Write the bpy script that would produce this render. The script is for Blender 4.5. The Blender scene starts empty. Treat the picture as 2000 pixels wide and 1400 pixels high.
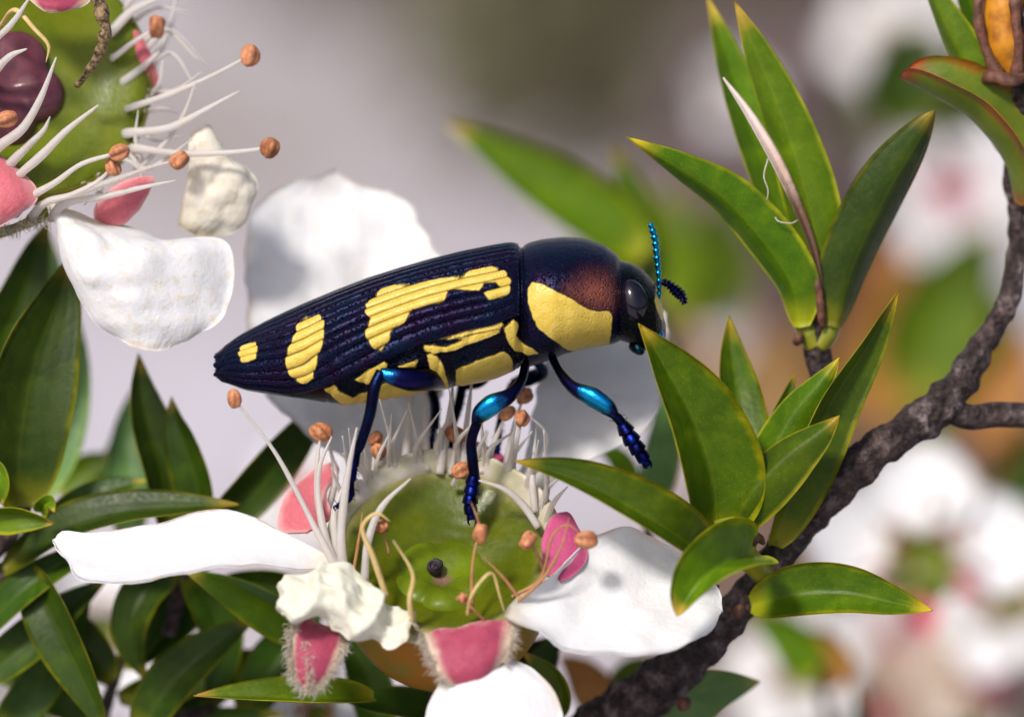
import bpy, math, random
import numpy as np
from mathutils import Vector

# ------------------------------------------------------------------ camera, sky, sun, exposure
# Modelling unit: 1 U = 1.7 mm in the plane of the beetle; 1 Blender unit = 1 cm.
S = 0.17
D = 120.0                      # camera to beetle plane, in U (about 20 cm)
PITCH = math.radians(20)       # camera looks down by 20 degrees
H = 300.0                      # beetle height above the ground, in U (about 50 cm)
CP, SP = math.cos(PITCH), math.sin(PITCH)
AX = np.array([[1, 0, 0], [0, SP, CP], [0, -CP, SP]])     # right, up and toward-camera directions
ORG = np.array([0, 0, H])

scene = bpy.context.scene
scene.unit_settings.scale_length = 0.01
col = scene.collection

cam_d = bpy.data.cameras.new('camera')
cam = bpy.data.objects.new('camera', cam_d)
col.objects.link(cam)
cam.location = (ORG + AX[2] * D) * S
cam.rotation_euler = (math.pi / 2 - PITCH, 0, 0)
cam_d.sensor_width = 36
cam_d.lens = 36 * D / 20.0
cam_d.clip_start = 0.1
cam_d.clip_end = 5000
cam_d.dof.use_dof = True
cam_d.dof.focus_distance = (D - 0.9) * S
APERTURE = 4.4                 # U
cam_d.dof.aperture_fstop = cam_d.lens * 1e-3 / (APERTURE * S)
scene.camera = cam

SUN_EL, SUN_AZ = math.radians(52), math.radians(214)     # azimuth clockwise from +Y
world = bpy.data.worlds.new('World')
scene.world = world
world.use_nodes = True
wn = world.node_tree
sky = wn.nodes.new('ShaderNodeTexSky')
sky.sky_type = 'NISHITA'
sky.sun_disc = False
sky.sun_elevation = SUN_EL
sky.sun_rotation = SUN_AZ
sky.air_density = 1.0
sky.dust_density = 4.0
sky.ozone_density = 1.0
wn.links.new(sky.outputs[0], wn.nodes['Background'].inputs[0])
wn.nodes['Background'].inputs[1].default_value = 0.095

sun_d = bpy.data.lights.new('sun', 'SUN')
sun_d.energy = 2.4
sun_d.angle = math.radians(9)
sun_d.color = (1.0, 0.95, 0.88)
sun = bpy.data.objects.new('sun', sun_d)
col.objects.link(sun)
sv = Vector((math.sin(SUN_AZ) * math.cos(SUN_EL), math.cos(SUN_AZ) * math.cos(SUN_EL), math.sin(SUN_EL)))
sun.rotation_euler = sv.to_track_quat('Z', 'Y').to_euler()
sun.location = (0, 0, 200)

scene.view_settings.view_transform = 'Standard'
scene.view_settings.look = 'None'
scene.view_settings.gamma = 1
scene.view_settings.exposure = 0.52
scene.render.engine = 'CYCLES'
scene.cycles.use_denoising = True
scene.cycles.max_bounces = 8
scene.cycles.transmission_bounces = 6

# ------------------------------------------------------------------ helpers
rng = np.random.default_rng(7)
random.seed(7)


def P(px, py, w=0.0):
    """photo pixel at depth w (U behind the beetle plane) -> frame coordinates"""
    k = (D + w) / D
    return np.array([(px - 1000) / 100 * k, (700 - py) / 100 * k, -w])


def PP(pts):
    return np.array([P(*p) for p in pts])


def to_px(V):
    k = (D - V[..., 2]) / D
    return V[..., 0] / k * 100 + 1000, 700 - V[..., 1] / k * 100


def world_of(V):
    return (ORG + np.asarray(V) @ AX) * S


WLOC = {}


def tag(o, label=None, cat=None, group=None, kind=None):
    if label: o['label'] = label
    if cat: o['category'] = cat
    if group: o['group'] = group
    if kind: o['kind'] = kind
    return o


def thing(name, label, cat, base, group=None):
    o = bpy.data.objects.new(name, None)
    o.empty_display_size = 0.1
    col.objects.link(o)
    wl = world_of(np.asarray(base, float))
    o.location = wl
    WLOC[o] = wl
    return tag(o, label, cat, group)


def mk(name, V, F, mat, parent=None, uv=None, attrs=None, smooth=True):
    W = world_of(V)
    origin = W.mean(0)
    me = bpy.data.meshes.new(name)
    me.from_pydata((W - origin).tolist(), [], F if isinstance(F, list) else F.tolist())
    if smooth:
        me.polygons.foreach_set('use_smooth', np.ones(len(me.polygons), bool))
    if uv is not None:
        li = np.empty(len(me.loops), np.int32)
        me.loops.foreach_get('vertex_index', li)
        lay = me.uv_layers.new(name='UVMap')
        lay.data.foreach_set('uv', np.asarray(uv, np.float32)[li].ravel())
    for k, a in (attrs or {}).items():
        at = me.attributes.new(k, 'FLOAT', 'POINT')
        at.data.foreach_set('value', np.asarray(a, np.float32).ravel())
    me.update()
    me.materials.append(mat)
    o = bpy.data.objects.new(name, me)
    col.objects.link(o)
    WLOC[o] = origin
    if parent is not None:
        o.parent = parent
        o.location = origin - WLOC[parent]
    else:
        o.location = origin
    return o


def spline(pts, n, vals=None):
    """Catmull-Rom through pts by chord length; returns n samples (and interpolated vals)"""
    pts = np.asarray(pts, float)
    m = len(pts)
    d = np.r_[0, np.cumsum(np.linalg.norm(np.diff(pts, axis=0), axis=1) ** 0.7 + 1e-6)]
    d /= d[-1]
    t = np.linspace(0, 1, n)
    if m == 2:
        out = pts[0] + (pts[1] - pts[0]) * t[:, None]
    else:
        tan = np.zeros_like(pts)
        for i in range(m):
            a, b = max(i - 1, 0), min(i + 1, m - 1)
            tan[i] = (pts[b] - pts[a]) / (d[b] - d[a])
        k = np.clip(np.searchsorted(d, t, side='right') - 1, 0, m - 2)
        h = (d[k + 1] - d[k])
        s = ((t - d[k]) / h)[:, None]
        h = h[:, None]
        out = ((2 * s ** 3 - 3 * s ** 2 + 1) * pts[k] + (s ** 3 - 2 * s ** 2 + s) * h * tan[k]
               + (-2 * s ** 3 + 3 * s ** 2) * pts[k + 1] + (s ** 3 - s ** 2) * h * tan[k + 1])
    if vals is None:
        return out
    return out, np.interp(t, d, np.asarray(vals, float))


def unit(v):
    v = np.asarray(v, float)
    return v / np.maximum(np.linalg.norm(v, axis=-1, keepdims=True), 1e-9)


def wobble(Pn, freq, seed, octaves=3):
    """smooth pseudo-noise, about -1..1"""
    r = np.random.default_rng(seed)
    out = np.zeros(len(Pn))
    amp, tot = 1.0, 0.0
    for o in range(octaves):
        for _ in range(4):
            k = unit(r.normal(size=3)) * freq * (2 ** o) * r.uniform(.7, 1.3)
            out += amp * 0.5 * np.sin(Pn @ k + r.uniform(0, 6.28))
        tot += amp
        amp *= 0.5
    return out / tot


def grid_faces(nu, nv, wrap=False):
    i, j = np.meshgrid(np.arange(nu - 1), np.arange(nv if wrap else nv - 1), indexing='ij')
    i, j = i.ravel(), j.ravel()
    j2 = (j + 1) % nv
    return np.stack([i * nv + j, i * nv + j2, (i + 1) * nv + j2, (i + 1) * nv + j], 1)


def frames(C):
    T = unit(np.gradient(C, axis=0))
    ref = np.array([0, 0, 1.0]) if abs(T[0, 2]) < 0.9 else np.array([0, 1.0, 0])
    A = np.zeros_like(C)
    a = unit(ref - T[0] * (ref @ T[0]))
    for i in range(len(C)):
        a = unit(a - T[i] * (a @ T[i]))
        A[i] = a
    return T, A, np.cross(T, A)


def tube_geo(pts, radii, n=10, nu=None, bump=0.0, bfreq=3.0, seed=0, flat=1.0, radfun=None):
    nu = nu or max(6, 5 * len(pts))
    C, r = spline(pts, nu, radii)
    T, A, B = frames(C)
    if radfun is not None:
        r = r * radfun(np.linspace(0, 1, nu))
    th = np.linspace(0, 2 * np.pi, n, endpoint=False)
    V = C[:, None] + r[:, None, None] * (np.cos(th)[None, :, None] * A[:, None] + flat * np.sin(th)[None, :, None] * B[:, None])
    V = V.reshape(-1, 3)
    if bump:
        Cn = np.repeat(C, n, 0)
        V = Cn + (V - Cn) * (1 + bump * wobble(V, bfreq, seed))[:, None]
    F = grid_faces(nu, n, True).tolist()
    F.append(list(range(n))[::-1])
    F.append([(nu - 1) * n + k for k in range(n)])
    uv = np.stack(np.meshgrid(np.linspace(0, 1, nu), np.linspace(0, 1, n), indexing='ij'), -1).reshape(-1, 2)
    return V, F, uv


def tube(name, pts, radii, mat, parent=None, **kw):
    V, F, uv = tube_geo(PP(pts), radii, **kw)
    return mk(name, V, F, mat, parent, uv)


def merge(parts):
    Vs, Fs, Us, o = [], [], [], 0
    for V, F, uv in parts:
        Vs.append(V); Us.append(uv)
        Fs += [[k + o for k in f] for f in (F if isinstance(F, list) else F.tolist())]
        o += len(V)
    return np.concatenate(Vs), Fs, np.concatenate(Us)


def sheet_geo(G, thick, uvs=None):
    """closed thin solid from a grid of points G (nu, nv, 3)"""
    nu, nv = G.shape[:2]
    du, dv = np.gradient(G, axis=0), np.gradient(G, axis=1)
    Nn = np.cross(du, dv)
    ln = np.linalg.norm(Nn, axis=2, keepdims=True)
    Nn = Nn / np.maximum(ln, 1e-9)
    Nn[(ln[..., 0] < 1e-7)] = Nn[nu // 2, nv // 2]
    th = np.broadcast_to(np.asarray(thick, float), (nu, nv))[..., None]
    V = np.concatenate([(G + Nn * th / 2).reshape(-1, 3), (G - Nn * th / 2).reshape(-1, 3)])
    F = grid_faces(nu, nv)
    n = nu * nv
    allF = [F[:, ::-1], F + n]
    idx = np.arange(n).reshape(nu, nv)
    ring = np.r_[idx[0, :-1], idx[:-1, -1], idx[-1, ::-1][:-1], idx[::-1, 0][:-1]]
    nxt = np.roll(ring, -1)
    allF.append(np.stack([ring, nxt, nxt + n, ring + n], 1)[:, ::-1])
    u, v = np.meshgrid(np.linspace(0, 1, nu), np.linspace(0, 1, nv), indexing='ij')
    uv = np.stack([u, v], -1).reshape(-1, 2)
    return V, np.concatenate(allF).tolist(), np.concatenate([uv, uv])


def petal(name, L, R, mat, parent, bulge=0.0, curl=0.0, wr=0.03, wfreq=3.0, edge=0.04, seed=0, crumple=0.0, nu=34, nv=26, thick=0.025, M=None):
    """petal blade between a left and a right margin (pixel, pixel, depth); bulge cups it toward the camera"""
    Lc, Rc = spline(PP(L), nu), spline(PP(R), nu)
    v = np.linspace(-1, 1, nv)
    if M is None:
        Mc = (Lc + Rc) / 2
        Mc = Mc + np.array([0, 0, 1.0]) * (bulge * np.sin(np.pi * np.linspace(0, 1, nu)) ** .7)[:, None]
    else:
        Mc = spline(PP(M), nu)
    a, b, c = (v * (v - 1) / 2), (1 - v * v), (v * (v + 1) / 2)
    G = a[None, :, None] * Lc[:, None] + b[None, :, None] * Mc[:, None] + c[None, :, None] * Rc[:, None]
    fl = G.reshape(-1, 3)
    u = np.linspace(0, 1, nu)[:, None] * np.ones(nv)[None]
    nrm = unit(np.cross(np.gradient(G, axis=0), np.gradient(G, axis=1))).reshape(-1, 3)
    d = wr * (wobble(fl, wfreq, seed, 3) + .5 * wobble(fl, wfreq * 3.2, seed + 2, 2)) + curl * (np.abs(v)[None] ** 4 * np.ones((nu, 1))).ravel()
    if crumple:
        d = d + crumple * (1.2 - 2.2 * np.abs(wobble(fl, wfreq * .8, seed + 20, 2))) + .45 * crumple * (.6 - 1.6 * np.abs(wobble(fl, wfreq * 2.1, seed + 21, 2)))
    # fine radiating veins
    d = d + 0.0025 * np.sin(np.repeat(v[None], nu, 0).ravel() * 26 + 1.5 * wobble(fl, 2.0, seed + 5, 2))
    fl = fl + nrm * d[:, None]
    out = unit((G - G.mean((0, 1))).reshape(-1, 3))
    rim = np.maximum(np.abs(v)[None] ** 6, u ** 8).ravel()
    fl = fl + out * (edge * rim * wobble(fl, 5.0, seed + 9, 3))[:, None]
    V, F, uv = sheet_geo(fl.reshape(nu, nv, 3), thick)
    return mk(name, V, F, mat, parent, uv)


def leaf_geo(spine, W, phi=0.0, fold=0.35, a=0.55, b=0.95, nu=36, nv=13, thick=0.06, curl=0.0, twist=0.0, seed=0):
    fold = fold * 1.45
    C = spline(spine, nu)
    u = np.linspace(0, 1, nu)
    T = unit(np.gradient(C, axis=0))
    z = np.array([0, 0, 1.0])
    n0 = unit(z - T * (T @ z)[:, None])
    s0 = np.cross(T, n0)
    ph = np.radians(phi + twist * u)[:, None]
    n = n0 * np.cos(ph) + s0 * np.sin(ph)
    s = np.cross(T, n)
    uu = 0.02 + 0.98 * u
    f = uu ** a * (1.0 - u) ** b
    f = f / f.max()
    hw = 1.08 * W * f * (1 + 0.04 * wobble(C, 1.5, seed, 2)) + 0.010 * (1 - u) + .004
    v = np.linspace(-1, 1, nv)
    vv = np.abs(v)
    prof = 0.55 * vv + 0.45 * vv ** 2
    G = (C[:, None] + s[:, None] * (hw[:, None] * v[None])[..., None] * math.cos(math.atan(fold) * .6)
         + n[:, None] * ((hw[:, None] * prof[None]) * fold + curl * hw[:, None] * (vv ** 3)[None])[..., None])
    fl = G.reshape(-1, 3)
    fl = fl + np.repeat(n, nv, 0) * (0.012 * wobble(fl, 2.5, seed + 3, 3))[:, None]
    th = thick * (0.35 + 0.65 * (1 - vv ** 2))[None] * (0.4 + 0.6 * np.sin(np.pi * np.clip(u, .05, .9)))[:, None]
    return sheet_geo(fl.reshape(nu, nv, 3), th)


def leaf(spine, W, mat, parent, phi=0.0, fold=0.35, name='leaf', **kw):
    V, F, uv = leaf_geo(PP(spine), W, phi, fold, **kw)
    return mk(name, V, F, mat, parent, uv)


def poly_sd(x, y, poly):
    """signed distance to a polygon, positive inside (pixels)"""
    poly = np.asarray(poly, float)
    best = np.full(x.shape, 1e9)
    ins = np.zeros(x.shape, bool)
    m = len(poly)
    for i in range(m):
        ax, ay = poly[i]; bx, by = poly[(i + 1) % m]
        ex, ey = bx - ax, by - ay
        t = np.clip(((x - ax) * ex + (y - ay) * ey) / (ex * ex + ey * ey + 1e-9), 0, 1)
        best = np.minimum(best, np.hypot(x - ax - t * ex, y - ay - t * ey))
        c = ((ay > y) != (by > y))
        with np.errstate(divide='ignore', invalid='ignore'):
            xi = ax + (y - ay) * ex / (ey if ey != 0 else 1e-9)
        ins ^= c & (x < xi)
    return np.where(ins, best, -best)


# ------------------------------------------------------------------ materials
class Mat:
    def __init__(self, name, **inp):
        self.m = bpy.data.materials.new(name)
        self.m.use_nodes = True
        self.t = self.m.node_tree
        self.b = self.t.nodes['Principled BSDF']
        for k, v in inp.items():
            self.set(k.replace('_', ' '), v)

    def set(self, sock, v):
        s = self.b.inputs[sock]
        if isinstance(v, bpy.types.NodeSocket):
            self.t.links.new(v, s)
        else:
            s.default_value = (*v, 1) if isinstance(v, tuple) and len(v) == 3 and s.type == 'RGBA' else v
        return self

    def node(self, kind, **props):
        n = self.t.nodes.new(kind)
        for k, v in props.items():
            setattr(n, k, v)
        return n

    def put(self, sock, v):
        if isinstance(v, bpy.types.NodeSocket):
            self.t.links.new(v, sock)
        else:
            sock.default_value = (*v, 1) if isinstance(v, tuple) and len(v) == 3 and sock.type == 'RGBA' else v

    def obj(self, scale=(1, 1, 1)):
        tc = self.node('ShaderNodeTexCoord')
        mp = self.node('ShaderNodeMapping')
        mp.inputs['Scale'].default_value = scale
        self.t.links.new(tc.outputs['Object'], mp.inputs[0])
        return mp.outputs[0]

    def uv(self, scale=(1, 1, 1)):
        tc = self.node('ShaderNodeTexCoord')
        mp = self.node('ShaderNodeMapping')
        mp.inputs['Scale'].default_value = scale
        self.t.links.new(tc.outputs['UV'], mp.inputs[0])
        return mp.outputs[0]

    def uvxy(self):
        s = self.node('ShaderNodeSeparateXYZ')
        self.t.links.new(self.uv(), s.inputs[0])
        return s.outputs[0], s.outputs[1]

    def attr(self, name):
        return self.node('ShaderNodeAttribute', attribute_name=name).outputs['Fac']

    def noise(self, vec, scale, detail=4, rough=.6):
        n = self.node('ShaderNodeTexNoise')
        self.put(n.inputs['Vector'], vec)
        n.inputs['Scale'].default_value = scale
        n.inputs['Detail'].default_value = detail
        n.inputs['Roughness'].default_value = rough
        return n.outputs['Fac']

    def voronoi(self, vec, scale, feature='F1'):
        n = self.node('ShaderNodeTexVoronoi', feature=feature)
        self.put(n.inputs['Vector'], vec)
        n.inputs['Scale'].default_value = scale
        return n.outputs['Distance']

    def math(self, op, a, b=0.0, clamp=False):
        n = self.node('ShaderNodeMath', operation=op, use_clamp=clamp)
        self.put(n.inputs[0], a); self.put(n.inputs[1], b)
        return n.outputs[0]

    def range(self, v, a, b, c=0.0, d=1.0):
        n = self.node('ShaderNodeMapRange', interpolation_type='SMOOTHSTEP')
        self.put(n.inputs[0], v)
        for k, x in zip((1, 2, 3, 4), (a, b, c, d)):
            n.inputs[k].default_value = x
        return n.outputs[0]

    def mix(self, fac, a, b):
        n = self.node('ShaderNodeMix', data_type='RGBA')
        self.put(n.inputs[0], fac); self.put(n.inputs[6], a); self.put(n.inputs[7], b)
        return n.outputs[2]

    def ramp(self, fac, stops):
        n = self.node('ShaderNodeValToRGB')
        el = n.color_ramp.elements
        while len(el) > 1: el.remove(el[-1])
        for i, (p, c) in enumerate(stops):
            e = el[0] if i == 0 else el.new(p)
            e.position = p
            e.color = (*c, 1)
        self.put(n.inputs[0], fac)
        return n.outputs[0]

    def bump(self, h, strength=.3, dist=.01):
        n = self.node('ShaderNodeBump')
        n.inputs['Strength'].default_value = strength
        n.inputs['Distance'].default_value = dist
        self.put(n.inputs['Height'], h)
        self.t.links.new(n.outputs[0], self.b.inputs['Normal'])
        return self

    def translucent(self, fac, colour):
        """thin living tissue: part of the light comes through"""
        tr = self.node('ShaderNodeBsdfTranslucent')
        self.put(tr.inputs[0], colour)
        mx = self.node('ShaderNodeMixShader')
        self.put(mx.inputs[0], fac)
        self.t.links.new(self.b.outputs[0], mx.inputs[1])
        self.t.links.new(tr.outputs[0], mx.inputs[2])
        self.t.links.new(mx.outputs[0], self.t.nodes['Material Output'].inputs[0])
        return self


def leaf_material(name, mid, mid2, margin, tip, mw=0.10, trans=.24, spots=True):
    m = Mat(name, Roughness=.42, Specular_IOR_Level=.22)
    ux, vy = m.uvxy()
    v = m.math('ABSOLUTE', m.math('SUBTRACT', m.math('MULTIPLY', vy, 2.0), 1.0))
    o = m.obj()
    nz = m.noise(o, 14, 5)
    n0 = m.noise(o, 5, 3)
    nf = m.noise(o, 60, 4)
    base = m.mix(m.range(nz, .30, .95), mid, mid2)
    base = m.mix(m.range(v, .07, .0, 0, .22), base, tuple(.5 * (x + y) for x, y in zip(mid, margin)))
    vn = m.math('ADD', v, m.math('MULTIPLY', m.math('SUBTRACT', nz, .5), .16))
    base = m.mix(m.math('MULTIPLY', m.range(vn, 1 - 1.9 * mw, 1 - .1 * mw), m.range(n0, .32, .62, .25, .95)), base, margin)
    un = m.math('ADD', ux, m.math('MULTIPLY', m.math('SUBTRACT', nz, .5), .1))
    base = m.mix(m.range(un, .84, .99), base, tip)
    base = m.mix(m.range(un, .15, .01, 0, .75), base, margin)
    if spots:
        sp = m.voronoi(o, 26)
        base = m.mix(m.math('MULTIPLY', m.range(sp, .13, .05), m.range(nf, .5, .62)), base, (.03, .015, .008))
        base = m.mix(m.range(m.voronoi(o, 95), .24, .10, 0, .35), base, tuple(min(1, 1.9 * x + .02) for x in mid2))
    rnd = m.node('ShaderNodeObjectInfo').outputs['Random']
    hs = m.node('ShaderNodeHueSaturation')
    m.put(hs.inputs['Hue'], m.range(rnd, 0, 1, .487, .508))
    m.put(hs.inputs['Value'], m.math('MULTIPLY', m.range(rnd, 0, 1, .88, 1.4), m.range(n0, .3, .7, .85, 1.15)))
    m.put(hs.inputs['Color'], base)
    base = hs.outputs['Color']
    m.set('Base Color', base)
    m.set('Roughness', m.range(nf, .3, .7, .34, .52))
    vein = m.math('SINE', m.math('ADD', m.math('MULTIPLY', v, 16.0), m.math('MULTIPLY', ux, 5.0)))
    hgt = m.math('ADD', m.math('MULTIPLY', nf, .8), m.math('MULTIPLY', vein, .12))
    m.bump(hgt, .35, .006)
    m.translucent(trans, m.mix(.5, base, tuple(min(1, 2.2 * x) for x in mid2)))
    return m.m


M_LEAF = leaf_material('leaf_green', (.042, .094, .0015), (.10, .165, .002), (.30, .29, .008), (.46, .34, .02))
M_LEAF_OLIVE = leaf_material('leaf_fresh', (.070, .135, .003), (.13, .21, .005), (.32, .32, .01), (.50, .33, .05))
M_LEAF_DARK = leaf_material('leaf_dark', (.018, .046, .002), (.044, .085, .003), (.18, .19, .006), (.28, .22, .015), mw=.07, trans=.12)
M_LEAF_PALE = leaf_material('leaf_pale', (.10, .20, .06), (.16, .27, .08), (.25, .33, .08), (.30, .32, .08), spots=False)
M_LEAF_ORANGE = leaf_material('leaf_orange', (.40, .20, .045), (.46, .26, .07), (.42, .17, .05), (.42, .17, .05), spots=False)
M_LEAF_REDRIM = leaf_material('leaf_red_rim', (.13, .22, .02), (.24, .28, .02), (.50, .17, .02), (.45, .10, .02), mw=.14)


def petal_material(name, white=(.83, .83, .855), cream=(.80, .70, .48), amount=.15, edge=.45, trans=.25):
    m = Mat(name, Roughness=.55, Specular_IOR_Level=.3, Sheen_Weight=.1)
    ux, vy = m.uvxy()
    o = m.obj()
    n1 = m.noise(o, 7, 5)
    n2 = m.noise(o, 34, 6, .7)
    base = m.mix(m.math('MULTIPLY', m.range(n2, .5, .72), amount * 2), white, cream)
    v = m.math('ABSOLUTE', m.math('SUBTRACT', m.math('MULTIPLY', vy, 2.0), 1.0))
    rim = m.math('MAXIMUM', m.range(v, .88, 1.0), m.range(ux, .90, 1.0))
    base = m.mix(m.math('MULTIPLY', m.math('MULTIPLY', rim, m.range(n1, .45, .65)), edge), base, (.62, .38, .16))
    base = m.mix(m.range(ux, .16, .0, 0, .55), base, (.72, .60, .34))
    m.set('Base Color', base)
    vein = m.math('SINE', m.math('ADD', m.math('MULTIPLY', vy, 90.0), m.math('MULTIPLY', n1, 14.0)))
    m.bump(m.math('ADD', m.math('MULTIPLY', n2, 1.0), m.math('MULTIPLY', vein, .03)), .4, .016)
    m.translucent(trans, base)
    return m.m


M_PETAL = petal_material('petal_white')
M_PETAL_DRY = petal_material('petal_dry', (.84, .80, .70), (.70, .50, .24), .35, .95, .3)
M_PETAL_WRINKLED = petal_material('petal_wrinkled', (.80, .80, .82), (.74, .60, .34), .30, .6)
M_PETAL_OLD = petal_material('petal_old', (.62, .52, .44), (.48, .34, .20), .35, .95, .25)
M_PETAL_CREAM = petal_material('petal_cream', (.82, .81, .70), (.76, .70, .46), .25, .2, .3)


def sepal_material(name, pink, edge, w0=.62, w1=.98):
    m = Mat(name, Roughness=.6, Sheen_Weight=.3)
    ux, vy = m.uvxy()
    o = m.obj()
    n = m.noise(o, 18, 5)
    nf = m.noise(m.obj((1, 1, 1)), 80, 4)
    v = m.math('ABSOLUTE', m.math('SUBTRACT', m.math('MULTIPLY', vy, 2.0), 1.0))
    v = m.math('MAXIMUM', v, m.math('ABSOLUTE', m.math('SUBTRACT', m.math('MULTIPLY', ux, 1.7), .75)))
    v = m.math('ADD', v, m.math('MULTIPLY', m.math('SUBTRACT', n, .5), .4))
    base = m.mix(m.range(nf, .3, .7), pink, tuple(.82 * x for x in pink))
    base = m.mix(m.range(v, w0, w1), base, edge)
    m.set('Base Color', base)
    m.bump(m.math('ADD', nf, n), .35, .01)
    m.translucent(.2, base)
    return m.m


M_SEPAL = sepal_material('sepal_pink', (.42, .045, .105), (.64, .50, .38))
M_SEPAL_PALE = sepal_material('sepal_pale_pink', (.68, .15, .19), (.76, .42, .40), .6, 1.1)
M_SEPAL_DEEP = sepal_material('sepal_magenta', (.55, .06, .20), (.60, .14, .26), .7, 1.2)


def simple(name, c1, c2, scale=30, rough=.5, bump=.3, trans=0, spec=.4, detail=5, **kw):
    m = Mat(name, Roughness=rough, Specular_IOR_Level=spec, **kw)
    n = m.noise(m.obj(), scale, detail)
    base = m.mix(m.range(n, .35, .65), c1, c2)
    m.set('Base Color', base)
    if bump: m.bump(n, bump, .01)
    if trans: m.translucent(trans, base)
    return m.m


M_FIL = simple('filament_white', (.82, .80, .78), (.82, .76, .72), 30, .38, .1, .6)
M_FIL_CREAM = simple('filament_cream', (.74, .58, .26), (.66, .46, .18), 20, .45, .2, .25)
M_FIL_BROWN = simple('filament_brown', (.50, .26, .11), (.40, .19, .08), 20, .5, .2, .2)
M_ANTHER = simple('anther_orange', (.52, .22, .10), (.32, .11, .05), 45, .5, .5)
M_ANTHER_DARK = simple('anther_brown', (.24, .08, .03), (.40, .16, .07), 45, .5, .5)
def disc_material(name, c1, c2, outer, inner, scale, trans=.1):
    m = Mat(name, Roughness=.24, Specular_IOR_Level=.2)
    ux, vy = m.uvxy()
    o = m.obj()
    n = m.noise(o, scale, 5)
    n2 = m.noise(o, 45, 4)
    un = m.math('ADD', ux, m.math('MULTIPLY', m.math('SUBTRACT', n, .5), .25))
    base = m.mix(m.range(n, .35, .65), c1, c2)
    base = m.mix(m.range(un, .22, .0), base, outer)
    base = m.mix(m.range(un, .72, .95), base, inner)
    m.set('Base Color', base)
    m.set('Roughness', m.range(n2, .3, .7, .20, .36))
    m.bump(m.math('ADD', n2, n), .10, .012)
    m.translucent(trans, base)
    return m.m


M_DISC = disc_material('disc_green', (.095, .115, .003), (.065, .090, .003), (.30, .27, .10), (.14, .085, .035), 8)
M_OVARY = disc_material('ovary_green', (.14, .20, .006), (.09, .13, .005), (.08, .10, .005), (.20, .12, .08), 7, .15)
M_DISC_YELLOW = disc_material('disc_yellow_green', (.14, .17, .008), (.095, .135, .006), (.46, .42, .16), (.07, .08, .006), 6, .12)
M_OVARY_PURPLE = simple('ovary_purple', (.13, .035, .05), (.07, .02, .03), 14, .2, .2, 0, .5)
M_STYLE = simple('style_dark', (.035, .02, .03), (.012, .008, .014), 40, .5, .8)
M_STYLE_BARK = simple('style_withered', (.02, .012, .006), (.30, .20, .10), 55, .7, 1.0)
M_CUP = simple('cup_amber', (.42, .17, .025), (.26, .20, .04), 5, .32, .2, .15, .5)
M_RIM = simple('rim_pale', (.72, .64, .60), (.52, .50, .30), 10, .45, .2, .25)
M_RIM_GREEN = simple('rim_green', (.50, .46, .24), (.40, .40, .14), 10, .45, .2, .25)
M_HAIR = simple('hair_white', (.80, .74, .66), (.75, .66, .55), 10, .6, 0, .4)
def wither_material():
    m = Mat('leaf_withered', Roughness=.65)
    ux, vy = m.uvxy()
    n = m.noise(m.obj(), 22, 5)
    u = m.math('ADD', ux, m.math('MULTIPLY', m.math('SUBTRACT', n, .5), .3))
    m.set('Base Color', m.ramp(u, [(.0, (.05, .022, .015)), (.40, (.12, .06, .03)), (.55, (.50, .36, .30)), (.75, (.66, .54, .50)), (1, (.70, .60, .56))]))
    m.bump(n, .6, .01)
    return m.m


M_WITHER = wither_material()
M_CAPSULE = simple('capsule_orange', (.58, .24, .015), (.26, .08, .010), 9, .35, .4, .1)
M_NODE = simple('node_yellow', (.30, .27, .015), (.22, .24, .02), 10, .4, .2, .15)
M_HUSK = simple('husk_brown', (.16, .06, .035), (.06, .025, .015), 30, .6, .6)


def bark_material():
    m = Mat('bark', Roughness=.75, Specular_IOR_Level=.3)
    o = m.obj()
    n = m.noise(o, 16, 8, .7)
    vo = m.voronoi(o, 38)
    base = m.ramp(n, [(.32, (.012, .008, .009)), (.46, (.050, .034, .032)), (.55, (.100, .072, .070)), (.64, (.27, .22, .22))])
    big = m.noise(o, 4, 4)
    base = m.mix(m.range(big, .45, .65, 0, .4), base, (.14, .085, .07))
    base = m.mix(m.range(vo, .28, .12, 0, .6), base, (.015, .009, .009))
    m.set('Base Color', base)
    m.bump(m.math('ADD', n, m.math('MULTIPLY', vo, .7)), 1.0, .06)
    return m.m


M_BARK = bark_material()

# ------------------------------------------------------------------ ground
def ground_material():
    m = Mat('ground_soil', Roughness=.9, Specular_IOR_Level=.1)
    o = m.obj()
    n1 = m.noise(o, .035, 4, .55)
    n2 = m.noise(o, .5, 6, .6)
    base = m.ramp(n1, [(.30, (.20, .17, .13)), (.42, (.40, .36, .38)), (.58, (.52, .49, .55)), (.75, (.58, .55, .60))])
    base = m.mix(m.range(n2, .45, .75, 0, .5), base, (.20, .15, .11))
    m.set('Base Color', base)
    m.bump(n2, .6, .4)
    return m.m


def flat_world(name, V, F, mat):
    me = bpy.data.meshes.new(name)
    me.from_pydata(V, [], F)
    me.materials.append(mat)
    o = bpy.data.objects.new(name, me)
    col.objects.link(o)
    return o


n = 41
xs = np.linspace(-700, 700, n)
gx, gy = np.meshgrid(xs, xs + 300, indexing='ij')
gz = 1.2 * wobble(np.stack([gx.ravel(), gy.ravel(), 0 * gx.ravel()], 1), .05, 3, 3)
ground = flat_world('ground', np.stack([gx.ravel(), gy.ravel(), gz], 1).tolist(), grid_faces(n, n)[:, ::-1].tolist(), ground_material())
tag(ground, kind='structure')

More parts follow.
